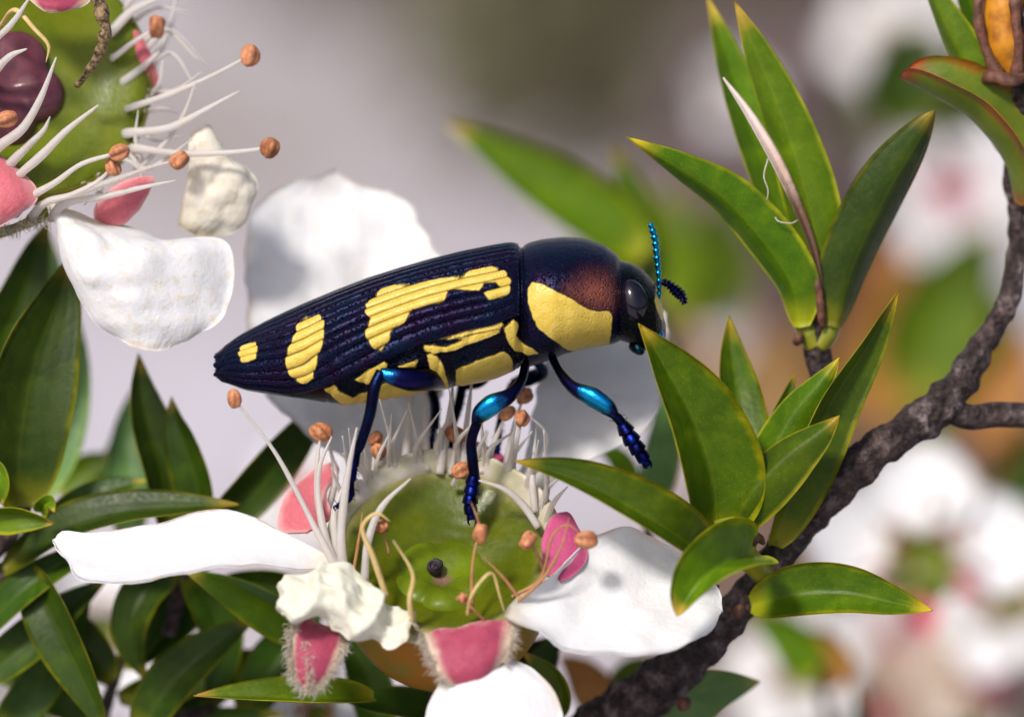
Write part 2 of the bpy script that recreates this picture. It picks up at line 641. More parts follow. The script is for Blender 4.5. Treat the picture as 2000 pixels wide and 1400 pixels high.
# ------------------------------------------------------------------ main woody branch with its leafy shoots
branch = thing('tea_tree_branch', 'dark rough woody branch with leafy green shoots, running up beside the beetle\'s head', 'branch', P(1160, 1440, 1.6))
tube('stem', [(1992, 300, 1.6), (1988, 400, 1.6), (1978, 560, 1.3), (1925, 665, 1), (1845, 785, .6), (1700, 890, .4), (1570, 1020, .4),
              (1470, 1150, .6), (1395, 1235, .9), (1285, 1335, 1.2), (1160, 1440, 1.6), (1020, 1580, 2.2)],
     [.16, .18, .20, .26, .37, .39, .35, .31, .38, .52, .60, .64], M_BARK, branch, n=48, nu=360, bump=.17, bfreq=11, seed=4)
tube('side_branch', [(1850, 800, .6), (1900, 815, .7), (1960, 808, .9), (2080, 820, 1.2)], [.26, .24, .24, .24], M_BARK, branch, n=20, nu=60, bump=.1, bfreq=7, seed=9)
# little bark flakes and stubs along the stem
for i, (x, y, w, r) in enumerate([(1370, 1215, .5, .13), (1445, 1190, .3, .12), (1352, 1290, .9, .12), (1338, 1372, .8, .14), (1560, 660, .7, .1), (1395, 1150, .2, .08)]):
    tube('bud_scar', [(x - 6, y + 8, w), (x, y, w - .1), (x + 8, y - 8, w - .05)], [r * .8, r, r * .35], M_HUSK, branch, n=10, nu=12, bump=.25, bfreq=14, seed=i)

# upper shoot
sh1 = tube('shoot', [(1650, 930, .6), (1618, 800, .9), (1602, 720, 1.0), (1592, 650, 1.0), (1597, 600, 1.0)], [.20, .19, .24, .30, .22], M_BARK, branch, n=16, nu=40, bump=.12, bfreq=9, seed=2)
tube('leaf_base', [(1592, 676, .95), (1578, 650, .92), (1566, 622, .85), (1560, 600, .8)], [.26, .28, .22, .10], M_NODE, sh1, n=16, nu=24, flat=.8)
tube('leaf_base', [(1598, 676, .95), (1616, 652, .92), (1630, 622, .88), (1636, 600, .85)], [.26, .27, .21, .10], M_NODE, sh1, n=16, nu=24, flat=.8)
tube('leaf_base', [(1592, 668, 1.1), (1602, 620, 1.0), (1606, 570, .9), (1604, 530, .7)], [.22, .26, .17, .07], M_NODE, sh1, n=14, nu=24)
tube('dead_bud', [(1606, 640, .55), (1602, 590, .42), (1590, 530, .38), (1572, 480, .36)], [.05, .09, .06, .03], M_HUSK, sh1, n=10, nu=30, bump=.35, bfreq=12)
leaf([(1562, 640, .55), (1540, 540, .3), (1430, 400, -.1), (1330, 330, -.4), (1224, 268, -.7)], .50, M_LEAF, sh1, phi=-30, fold=-.35, seed=1)
leaf([(1600, 600, 1.3), (1530, 430, 1.7), (1460, 240, 1.9), (1410, 90, 2.0), (1380, -8, 2.0)], .52, M_LEAF_OLIVE, sh1, phi=30, fold=.3, seed=2)
leaf([(1612, 590, .75), (1590, 440, .5), (1540, 260, .3), (1480, 110, .2), (1434, 2, .1)], .52, M_LEAF_OLIVE, sh1, phi=-15, fold=-.35, seed=3)
leaf([(1632, 640, .6), (1665, 520, .4), (1730, 380, .1), (1790, 280, -.1), (1826, 215, -.2)], .58, M_LEAF_DARK, sh1, phi=25, fold=-.4, seed=4, b=.75)
leaf([(1612, 600, .55), (1585, 480, .4), (1530, 350, .3), (1470, 240, .2), (1412, 152, .1)], .11, M_WITHER, sh1, phi=20, fold=.6, seed=5, thick=.08, a=1.3, b=.9)
tube('hair', [(1500, 310, .1), (1492, 345, -.1), (1500, 372, -.1), (1496, 400, 0)], [.012, .012, .012, .01], M_HAIR, sh1, n=5, nu=18)
tube('hair', [(1512, 420, .1), (1520, 432, -.1), (1545, 436, -.1), (1558, 430, 0)], [.012, .012, .012, .01], M_HAIR, sh1, n=5, nu=18)

# shoot in front of the branch, its longest leaf tip at the beetle's mouth
sh2 = tube('shoot', [(1500, 1130, .4), (1465, 1095, -.2), (1432, 1070, -.55), (1415, 1010, -.7)], [.22, .24, .34, .22], M_NODE, branch, n=18, nu=30, bump=.06, bfreq=6)
leaf([(1400, 1052, -.6), (1392, 940, -.85), (1354, 820, -1.1), (1298, 716, -1.3), (1247, 632, -1.55)], .84, M_LEAF, sh2, phi=20, fold=.55, seed=11, a=.6, b=1.05)
leaf([(1440, 1000, 0), (1452, 880, .5), (1440, 770, .8), (1427, 690, .9), (1424, 618, .9)], .46, M_LEAF, sh2, phi=15, fold=.4, seed=12)
leaf([(1388, 1092, -.9), (1310, 1040, -1.75), (1205, 978, -2.0), (1105, 930, -2.0), (1004, 900, -2.0)], .50, M_LEAF, sh2, phi=34, fold=.55, seed=13)
leaf([(1425, 1040, -.75), (1470, 960, -1.1), (1540, 890, -1.3), (1600, 845, -1.4), (1640, 812, -1.4)], .52, M_LEAF, sh2, phi=-22, fold=-.45, seed=14)
leaf([(1470, 1000, -.3), (1500, 900, -.5), (1550, 810, -.6), (1600, 750, -.7), (1640, 698, -.7)], .48, M_LEAF, sh2, phi=-18, fold=-.4, seed=15)
leaf([(1508, 1064, -.1), (1560, 930, -.35), (1620, 790, -.4), (1690, 680, -.4), (1756, 566, -.5)], .56, M_LEAF, sh2, phi=38, fold=.42, seed=16)
leaf([(1474, 1082, -.8), (1420, 1100, -2.0), (1375, 1130, -2.65), (1345, 1165, -2.8), (1322, 1203, -2.8)], .58, M_LEAF_OLIVE, sh2, phi=22, fold=.75, seed=17, a=.55, b=.8)
leaf([(1500, 880, .4), (1515, 830, .5), (1535, 780, .5), (1552, 730, .5)], .17, M_LEAF, sh2, phi=10, fold=.4, seed=18)
tube('dead_bud', [(1455, 1080, -.75), (1466, 1058, -.95), (1480, 1050, -.95), (1492, 1062, -.9)], [.08, .13, .11, .04], M_HUSK, sh2, n=10, nu=16, bump=.3, bfreq=14)

# leaf at the lower side of the branch
leaf([(1468, 1182, .25), (1560, 1160, -.2), (1650, 1158, -.4), (1740, 1176, -.5), (1822, 1192, -.5)], .50, M_LEAF, branch, phi=-18, fold=.42, seed=21)
leaf([(1250, 1420, 1.6), (1310, 1375, 1.6), (1390, 1340, 1.8), (1485, 1330, 2.0)], .62, M_LEAF_PALE, branch, phi=30, fold=.3, seed=22)

# top-right shoot with seed capsule and curled leaf
sh3 = tube('shoot', [(1990, 420, 1.6), (1996, 330, 1.5), (2006, 240, 1.2), (2016, 150, .6), (2030, -60, .6)], [.20, .36, .54, .52, .50], M_BARK, branch, n=20, nu=70, bump=.16, bfreq=6, seed=6)
tube('seed_capsule', [(1978, 140, .6), (1966, 90, .5), (1962, 20, .5), (1972, -60, .6)], [.34, .46, .52, .50], M_CAPSULE, sh3, n=26, nu=40, bump=.09, bfreq=4)
for a in (-.42, .22):
    tube('capsule_rib', [(1975 + a * 60, 150, .25), (1966 + a * 105, 90, .02 + a * a), (1958 + a * 115, 20, -.05 + a * a), (1965 + a * 110, -50, .05 + a * a)], [.14, .09, .10, .12], M_HUSK, sh3, n=10, nu=24, bump=.3, bfreq=9)
tube('capsule_scale', [(1915, 165, .5), (1940, 150, .1), (1975, 158, .0), (2005, 150, .2)], [.06, .13, .15, .10], M_HUSK, sh3, n=10, nu=24, bump=.3, bfreq=10)
leaf([(1960, 300, .9), (1925, 200, .6), (1870, 90, .5), (1830, 10, .5), (1790, -70, .5)], .42, M_LEAF_OLIVE, sh3, phi=-35, fold=-.4, seed=31)
leaf([(1940, 210, 1.2), (1925, 90, 1.3), (1890, 0, 1.4), (1850, -80, 1.4)], .40, M_LEAF, sh3, phi=25, fold=.3, seed=32)
leaf([(1982, 392, 1.1), (1960, 310, .6), (1900, 235, .3), (1830, 190, .2), (1758, 150, .4)], .62, M_LEAF_REDRIM, sh3, phi=56, fold=.85, seed=33, a=.5, b=.42)

# ------------------------------------------------------------------ leafy sprigs on the other side
def sprig(label, base, stem, srad, leaves, group=None, name='leafy_sprig', bark=None):
    t = thing(name, label, 'sprig', P(*base), group)
    if stem:
        tube('stem', stem, srad, bark or M_BARK, t, n=12, nu=40, bump=.1, bfreq=8, seed=len(label))
    for i, (sp, W, mat, phi, fold) in enumerate(leaves):
        leaf(sp, W, mat, t, phi=phi, fold=fold, seed=i * 7 + len(label))
    return t


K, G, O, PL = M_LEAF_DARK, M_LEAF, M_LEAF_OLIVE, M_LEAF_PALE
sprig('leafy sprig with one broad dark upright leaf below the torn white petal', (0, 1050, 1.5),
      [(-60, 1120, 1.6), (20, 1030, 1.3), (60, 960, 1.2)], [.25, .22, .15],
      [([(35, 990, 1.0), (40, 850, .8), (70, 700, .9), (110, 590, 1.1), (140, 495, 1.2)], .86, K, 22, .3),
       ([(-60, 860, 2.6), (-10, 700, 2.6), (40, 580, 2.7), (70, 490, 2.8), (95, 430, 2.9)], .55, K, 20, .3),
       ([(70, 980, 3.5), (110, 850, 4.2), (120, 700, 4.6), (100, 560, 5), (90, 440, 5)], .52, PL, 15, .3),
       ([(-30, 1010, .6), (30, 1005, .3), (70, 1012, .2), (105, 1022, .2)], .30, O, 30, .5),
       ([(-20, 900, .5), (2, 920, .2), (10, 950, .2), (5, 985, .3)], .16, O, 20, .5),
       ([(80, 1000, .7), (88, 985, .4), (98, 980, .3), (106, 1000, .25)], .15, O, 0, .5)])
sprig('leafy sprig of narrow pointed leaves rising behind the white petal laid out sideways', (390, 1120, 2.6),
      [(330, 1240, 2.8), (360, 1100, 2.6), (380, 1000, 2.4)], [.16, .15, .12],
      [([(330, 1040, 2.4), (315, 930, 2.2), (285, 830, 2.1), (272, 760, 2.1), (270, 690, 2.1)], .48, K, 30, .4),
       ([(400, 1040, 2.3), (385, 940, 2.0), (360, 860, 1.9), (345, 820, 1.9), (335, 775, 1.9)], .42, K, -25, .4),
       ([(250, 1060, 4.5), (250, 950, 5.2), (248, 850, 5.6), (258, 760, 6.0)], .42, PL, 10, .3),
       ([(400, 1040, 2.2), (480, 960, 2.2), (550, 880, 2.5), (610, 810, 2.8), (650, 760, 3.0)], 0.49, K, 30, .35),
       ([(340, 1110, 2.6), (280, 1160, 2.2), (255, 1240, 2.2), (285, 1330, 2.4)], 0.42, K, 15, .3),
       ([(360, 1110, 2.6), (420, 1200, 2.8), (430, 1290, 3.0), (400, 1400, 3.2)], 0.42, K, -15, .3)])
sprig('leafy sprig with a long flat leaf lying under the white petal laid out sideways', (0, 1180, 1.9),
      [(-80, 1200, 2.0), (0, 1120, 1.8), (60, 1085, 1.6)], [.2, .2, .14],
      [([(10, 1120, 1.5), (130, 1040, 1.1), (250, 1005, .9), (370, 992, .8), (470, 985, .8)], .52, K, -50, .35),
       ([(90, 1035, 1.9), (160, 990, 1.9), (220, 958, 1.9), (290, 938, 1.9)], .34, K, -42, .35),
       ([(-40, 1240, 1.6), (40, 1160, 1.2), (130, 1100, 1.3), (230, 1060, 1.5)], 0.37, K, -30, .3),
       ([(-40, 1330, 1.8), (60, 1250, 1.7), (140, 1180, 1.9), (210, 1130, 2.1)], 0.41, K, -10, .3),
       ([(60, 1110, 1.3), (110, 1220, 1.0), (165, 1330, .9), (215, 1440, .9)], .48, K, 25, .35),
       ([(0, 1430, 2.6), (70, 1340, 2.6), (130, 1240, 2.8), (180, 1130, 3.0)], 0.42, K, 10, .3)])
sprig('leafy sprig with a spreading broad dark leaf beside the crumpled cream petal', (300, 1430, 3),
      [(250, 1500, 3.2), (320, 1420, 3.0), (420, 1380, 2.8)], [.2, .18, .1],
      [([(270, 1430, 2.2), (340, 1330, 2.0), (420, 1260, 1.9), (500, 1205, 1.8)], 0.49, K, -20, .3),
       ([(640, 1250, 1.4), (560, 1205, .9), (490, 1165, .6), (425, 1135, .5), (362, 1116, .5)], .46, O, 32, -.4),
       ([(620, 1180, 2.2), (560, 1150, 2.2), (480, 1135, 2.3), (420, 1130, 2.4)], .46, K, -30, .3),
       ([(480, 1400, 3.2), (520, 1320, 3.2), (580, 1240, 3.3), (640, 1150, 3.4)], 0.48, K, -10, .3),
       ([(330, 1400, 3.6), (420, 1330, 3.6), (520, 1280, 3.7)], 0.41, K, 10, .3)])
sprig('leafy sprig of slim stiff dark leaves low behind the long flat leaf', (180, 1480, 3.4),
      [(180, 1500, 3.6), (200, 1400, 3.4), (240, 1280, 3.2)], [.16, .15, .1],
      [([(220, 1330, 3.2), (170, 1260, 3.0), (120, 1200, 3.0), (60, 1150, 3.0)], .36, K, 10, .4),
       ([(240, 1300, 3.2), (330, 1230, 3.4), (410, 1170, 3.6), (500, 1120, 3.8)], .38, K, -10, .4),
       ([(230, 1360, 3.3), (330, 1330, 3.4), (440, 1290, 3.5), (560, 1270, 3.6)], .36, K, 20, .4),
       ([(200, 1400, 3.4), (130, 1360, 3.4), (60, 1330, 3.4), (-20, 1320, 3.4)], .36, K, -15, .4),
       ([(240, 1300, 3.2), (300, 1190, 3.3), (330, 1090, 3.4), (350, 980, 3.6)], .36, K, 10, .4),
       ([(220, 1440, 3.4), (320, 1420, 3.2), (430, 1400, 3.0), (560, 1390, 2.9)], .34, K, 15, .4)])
sprig('leafy sprig with a slim leaf pointing sideways below the amber flower cup', (860, 1460, 1.6),
      [(860, 1500, 1.8), (850, 1430, 1.4), (850, 1370, 1.0), (855, 1330, .4)], [.16, .16, .15, .15],
      [([(730, 1365, .4), (640, 1365, 0), (540, 1362, -.3), (450, 1360, -.4), (378, 1358, -.5)], .36, O, 48, .5),
       ([(900, 1400, 1.6), (800, 1378, 1.3), (720, 1370, 1.0), (640, 1350, 1.0)], 0.34, K, 30, .3),
       ([(1060, 1420, 1.6), (1100, 1370, 1.4), (1080, 1310, 1.2), (1020, 1270, 1.0)], .42, O, -40, .5),
       ([(1000, 1420, 2.2), (1040, 1350, 2.2), (1060, 1290, 2.4), (1100, 1230, 2.6)], 0.37, K, 20, .3),
       ([(920, 1420, 2.2), (950, 1350, 2.2), (1000, 1300, 2.4), (1090, 1240, 2.6)], 0.34, K, -20, .3),
       ([(740, 1440, 2.6), (730, 1360, 2.6), (700, 1280, 2.6), (640, 1220, 2.7)], 0.41, K, 0, .3)])

# ------------------------------------------------------------------ blossoms
def frame_axes(elev, azim=0.0, roll=0.0):
    """n points toward the camera, lifted by elev and turned by azim (degrees)"""
    e, a = math.radians(elev), math.radians(azim)
    nn = np.array([math.cos(e) * math.sin(a), math.sin(e), math.cos(e) * math.cos(a)])
    e1 = unit(np.cross([0, 1, 0], nn))
    e2 = np.cross(nn, e1)
    r = math.radians(roll)
    return e1 * math.cos(r) + e2 * math.sin(r), -e1 * math.sin(r) + e2 * math.cos(r), nn


def revolve_geo(prof, C, ax, nseg=48, nu=None, mod=None, bump=0, bfreq=3, seed=0):
    prof = np.asarray(prof, float)
    pr = spline(np.c_[prof, np.zeros(len(prof))], nu or 5 * len(prof))
    th = np.linspace(0, 2 * np.pi, nseg, endpoint=False)
    e1, e2, nn = ax
    r, h = pr[:, 0:1], pr[:, 1:2]
    r = np.maximum(r, .002)
    if mod is not None:
        r, h = mod(r, h, th[None])
    V = C + (r * np.cos(th))[..., None] * e1 + (r * np.sin(th))[..., None] * e2 + (h * np.ones_like(th))[..., None] * nn
    V = V.reshape(-1, 3)
    if bump:
        V = V + nn * (bump * wobble(V, bfreq, seed, 3))[:, None]
    nu_ = len(pr)
    uv = np.stack(np.meshgrid(np.linspace(0, 1, nu_), np.linspace(0, 1, nseg), indexing='ij'), -1).reshape(-1, 2)
    return V, grid_faces(nu_, nseg, True).tolist(), uv


def revolve(name, prof, C, ax, mat, parent, **kw):
    V, F, uv = revolve_geo(prof, C, ax, **kw)
    return mk(name, V, F, mat, parent, uv)


def anther_geo(c, axis, size, seed=0):
    """two swollen pollen lobes with furrows"""
    axis = unit(axis)
    ref = np.array([0, 0, 1.0]) if abs(axis[2]) < .8 else np.array([1.0, 0, 0])
    a = unit(ref - axis * (ref @ axis)); b = np.cross(axis, a)
    nu, nv = 15, 24
    ph = np.linspace(.02, np.pi - .02, nu)[:, None]
    th = np.linspace(0, 2 * np.pi, nv, endpoint=False)[None]
    th0 = seed * 1.3
    r = np.sin(ph) ** .75 * (0.86 - .42 * np.abs(np.cos(th + th0)) ** 14 - .26 * np.abs(np.sin(th + th0)) ** 18)
    V = c + size * ((np.cos(ph) * 1.05 * np.ones_like(th))[..., None] * axis + (r * np.cos(th))[..., None] * a + (r * np.sin(th))[..., None] * b)
    V = V.reshape(-1, 3)
    V = V + unit(V - c) * (size * .10 * wobble(V / size, 2.2, seed, 2))[:, None]
    uv = np.zeros((nu * nv, 2))
    return V, grid_faces(nu, nv, True).tolist(), uv


def stamen(parent, pts, r=.07, anther=None, mat=None, amat=None, seed=0, raw=False, taper=.45, n=9):
    """filament, with its anther (offset-free at the tip) as a sub-part"""
    Q = np.asarray(pts, float) if raw else PP(pts)
    m = len(Q)
    rad = .85 * np.linspace(r * 1.2, r * (taper * .85 if anther else .14), m)
    if not anther:
        rad = r * .82 * (.20 + .95 * (1 - np.linspace(0, 1, m) ** 2.6))
    V, F, uv = tube_geo(Q, rad, n=n, nu=5 * m + 4, bump=.14, bfreq=5, seed=seed, flat=.75)
    o = mk('stamen', V, F, mat or M_FIL, parent, uv)
    if anther:
        d = unit(Q[-1] - Q[-2])
        ax = unit(d * .3 + np.random.default_rng(seed).normal(size=3) * .6)
        V, F, uv = anther_geo(Q[-1] + d * anther * .35, ax, anther, seed)
        mk('anther', V, F, amat or M_ANTHER, o, uv)
    return o


def hairs(parent, edge_pts, out, count, length, seed=0, mat=None):
    r = np.random.default_rng(seed)
    E = spline(PP(edge_pts), 200)
    parts = []
    for _ in range(count):
        p = E[r.integers(0, 200)] + r.normal(size=3) * .035
        d = unit(np.asarray(out) + r.normal(size=3) * .55)
        l = length * r.uniform(.4, 1.2)
        q = np.array([p, p + d * l * .5 + r.normal(size=3) * .02, p + d * l + r.normal(size=3) * .05])
        parts.append(tube_geo(q, [.008, .007, .003], n=3, nu=6))
    V, F, uv = merge(parts)
    o = mk('fuzz', V, F, mat or M_HAIR, parent, uv)
    return tag(o, kind='stuff')


# --- the blossom the beetle stands on
b1 = thing('tea_tree_blossom', 'white tea tree blossom with green centre under the beetle\'s legs', 'flower', P(780, 1380, .2))
AX1 = frame_axes(40)
C1 = P(868, 1085, -.9)


def disc_pt(rr, deg, h=0.0):
    t = math.radians(deg)
    return C1 + AX1[0] * rr * math.cos(t) + AX1[1] * rr * math.sin(t) + AX1[2] * h


revolve('flower_cup', [(2.06, .10), (2.12, .0), (2.12, -.25), (2.08, -.9), (1.95, -1.6), (1.6, -2.25), (.9, -2.6), (.35, -2.9), (.28, -3.6)], C1, AX1, M_CUP, b1, nseg=64, bump=.03, bfreq=2)
revolve('nectar_disc', [(2.05, .10), (1.96, .13), (1.8, .05), (1.5, -.08), (1.2, -.18), (.9, -.26), (.5, -.36), (.0, -.42)], C1, AX1, M_DISC, b1, nseg=72, nu=50, bump=.028, bfreq=5, seed=3)


def rim_mod(r, h, th):
    up = np.clip(.5 + .75 * np.sin(th), .12, 1)
    return r * (1 + .012 * np.sin(5 * th)), .06 + (h - .06) * up + .008 * np.sin(17 * th) * up + .012 * np.sin(41 * th + 2 * np.sin(3 * th)) * up


revolve('rim', [(1.96, .04), (2.0, .16), (2.10, .30), (2.22, .46), (2.29, .46), (2.28, .30), (2.2, .05), (2.13, -.12)], C1, AX1, M_RIM, b1, nseg=72, mod=rim_mod)


def lobes(k, depth):
    def f(r, h, th):
        c = np.abs(np.cos(k * th / 2 + .5)) ** .7
        return r * (1 - depth + depth * c), h * (1 - .35 * (1 - c)) * (.42 + .75 * np.clip(-np.sin(th), 0, 1))
    return f


OV = disc_pt(.30, 262, -.34)
revolve('ovary', [(1.10, -.12), (1.05, .0), (.90, .18), (.68, .25), (.42, .17), (.22, .05), (.12, .0), (.0, -.02)], OV, AX1, M_OVARY, b1, nseg=80, nu=44, mod=lobes(5, .17), bump=.05, bfreq=3)
revolve('style', [(.15, -.1), (.12, .02), (.16, .10), (.13, .17), (.07, .13), (.0, .08)], disc_pt(.22, 215, -.36) + AX1[2] * .1, AX1, M_STYLE, b1, nseg=24, bump=.09, bfreq=14)

# petals: margins given from the claw outward
petal('petal', [(668, 1098, -1.1), (560, 1042, -1.1), (440, 995, -.9), (300, 1022, -.8), (180, 1042, -.7), (122, 1038, -.6), (104, 1054, -.7)],
      [(662, 1112, -1.4), (540, 1108, -1.9), (430, 1112, -2.1), (310, 1132, -2.2), (220, 1144, -2.1), (150, 1128, -1.8), (106, 1078, -1.1)],
      M_PETAL, b1, M=[(665, 1105, -1.2), (550, 1078, -1.3), (440, 1060, -1.2), (300, 1080, -1.1), (190, 1092, -1.1), (120, 1078, -.9), (101, 1064, -.8)], wr=.05, wfreq=2.5, seed=3, crumple=.035)
petal('petal', [(990, 1185, -2.3), (1060, 1140, -2.0), (1140, 1060, -1.2), (1230, 1030, -.9), (1320, 1075, -.8), (1400, 1150, -1.0), (1412, 1190, -1.2)],
      [(985, 1200, -2.5), (1040, 1222, -2.7), (1110, 1258, -2.8), (1200, 1275, -2.7), (1300, 1272, -2.4), (1380, 1240, -1.8), (1412, 1192, -1.3)],
      M_PETAL, b1, M=[(988, 1192, -2.4), (1060, 1185, -2.0), (1140, 1170, -1.6), (1220, 1160, -1.4), (1310, 1175, -1.3), (1390, 1195, -1.3), (1413, 1191, -1.25)], wr=.08, wfreq=2.2, seed=5, crumple=.02)
petal('petal', [(880, 1245, -1.6), (862, 1320, -2.2), (835, 1390, -2.7), (830, 1440, -2.9), (870, 1500, -3)],
      [(960, 1245, -1.6), (1000, 1285, -2.1), (1060, 1320, -2.5), (1100, 1400, -2.7), (1080, 1500, -3)],
      M_PETAL, b1, bulge=.35, wr=.06, wfreq=2.0, seed=6)
petal('petal', [(770, 960, 1.0), (620, 870, 1.6), (500, 740, 2.3), (478, 600, 2.6), (492, 430, 3.0), (560, 372, 3.2), (640, 340, 3.3)],
      [(850, 945, 1.0), (855, 830, 1.5), (865, 700, 2.1), (880, 560, 2.5), (845, 480, 2.7), (790, 395, 3.0), (655, 340, 3.3)],
      M_PETAL, b1, bulge=-.35, wr=.10, wfreq=2.0, crumple=.07, edge=.12, seed=8, nu=60, nv=48)
petal('petal', [(990, 960, .9), (1030, 880, 1.3), (1050, 760, 1.6), (1080, 660, 2.2), (1160, 600, 2.6), (1250, 570, 2.8)],
      [(1060, 965, .8), (1110, 925, 1.0), (1190, 880, 1.2), (1270, 830, 1.3), (1302, 700, 1.9), (1303, 610, 2.5)],
      M_PETAL, b1, bulge=-.2, wr=.08, wfreq=2, crumple=.06, edge=.09, seed=10, nu=54, nv=40)
# crumpled cream petal
cp = [(543, 1192), (558, 1150), (600, 1114), (660, 1104), (720, 1136), (770, 1182), (818, 1222)]
cq = [(545, 1200), (575, 1212), (615, 1218), (660, 1238), (705, 1252), (758, 1266), (819, 1226)]
petal('crumpled_petal', [(x, y, -2.1) for x, y in cp][::-1], [(x, y, -2.6) for x, y in cq][::-1], M_PETAL_CREAM, b1, bulge=.35, wr=.06, wfreq=4.6, crumple=.15, edge=.12, seed=12, nu=80, nv=56)

# sepals
sp = petal('sepal', [(822, 1232, -2.25), (840, 1275, -2.5), (865, 1320, -2.6), (905, 1345, -2.5)],
           [(1002, 1212, -2.25), (998, 1255, -2.5), (985, 1290, -2.6), (930, 1345, -2.5)], M_SEPAL, b1, bulge=.18, wr=.11, wfreq=2.2, seed=21, edge=.06, thick=.05)
hairs(sp, [(822, 1232, -2.27), (840, 1275, -2.55), (865, 1320, -2.65), (905, 1345, -2.55)], (-.7, -.7, .3), 260, .17, 1)
hairs(sp, [(1002, 1212, -2.27), (998, 1255, -2.55), (985, 1290, -2.65)], (.8, -.3, .3), 170, .15, 2)
sp = petal('sepal', [(578, 1195, -1.9), (568, 1260, -2.2), (575, 1320, -2.3), (595, 1350, -2.3)],
           [(672, 1240, -1.9), (665, 1275, -2.2), (640, 1320, -2.3), (605, 1350, -2.3)], M_SEPAL, b1, bulge=.15, wr=.03, seed=22, edge=.05, thick=.05)
hairs(sp, [(578, 1195, -1.95), (568, 1260, -2.25), (575, 1320, -2.35), (595, 1350, -2.35)], (-.5, -.5, .4), 300, .16, 3)
hairs(sp, [(672, 1240, -1.95), (665, 1275, -2.25), (640, 1320, -2.35), (605, 1350, -2.35)], (.5, -.6, .4), 300, .16, 4)
hairs(sp, [(595, 1250, -2.3), (605, 1300, -2.4), (605, 1345, -2.4)], (-.1, -.8, .4), 160, .18, 5)
petal('sepal', [(1065, 1120, -1.5), (1060, 1060, -1.1), (1080, 1010, -.8), (1105, 1000, -.7)], [(1095, 1135, -1.6), (1140, 1100, -1.3), (1140, 1050, -1.0), (1112, 1000, -.75)], M_SEPAL_DEEP, b1, bulge=.15, wr=.02, seed=23, thick=.05)
petal('sepal', [(600, 1040, -.4), (545, 1035, 0), (560, 970, .4), (620, 915, .6)], [(655, 1010, -.4), (640, 960, 0), (660, 925, .3), (655, 905, .6)], M_SEPAL_PALE, b1, bulge=.1, wr=.02, seed=24, thick=.05)
petal('sepal', [(880, 950, .35), (875, 890, .7), (890, 850, 1.0)], [(995, 950, .35), (990, 900, .7), (905, 850, 1.0)], M_SEPAL_DEEP, b1, bulge=.1, wr=.02, seed=25, thick=.05)

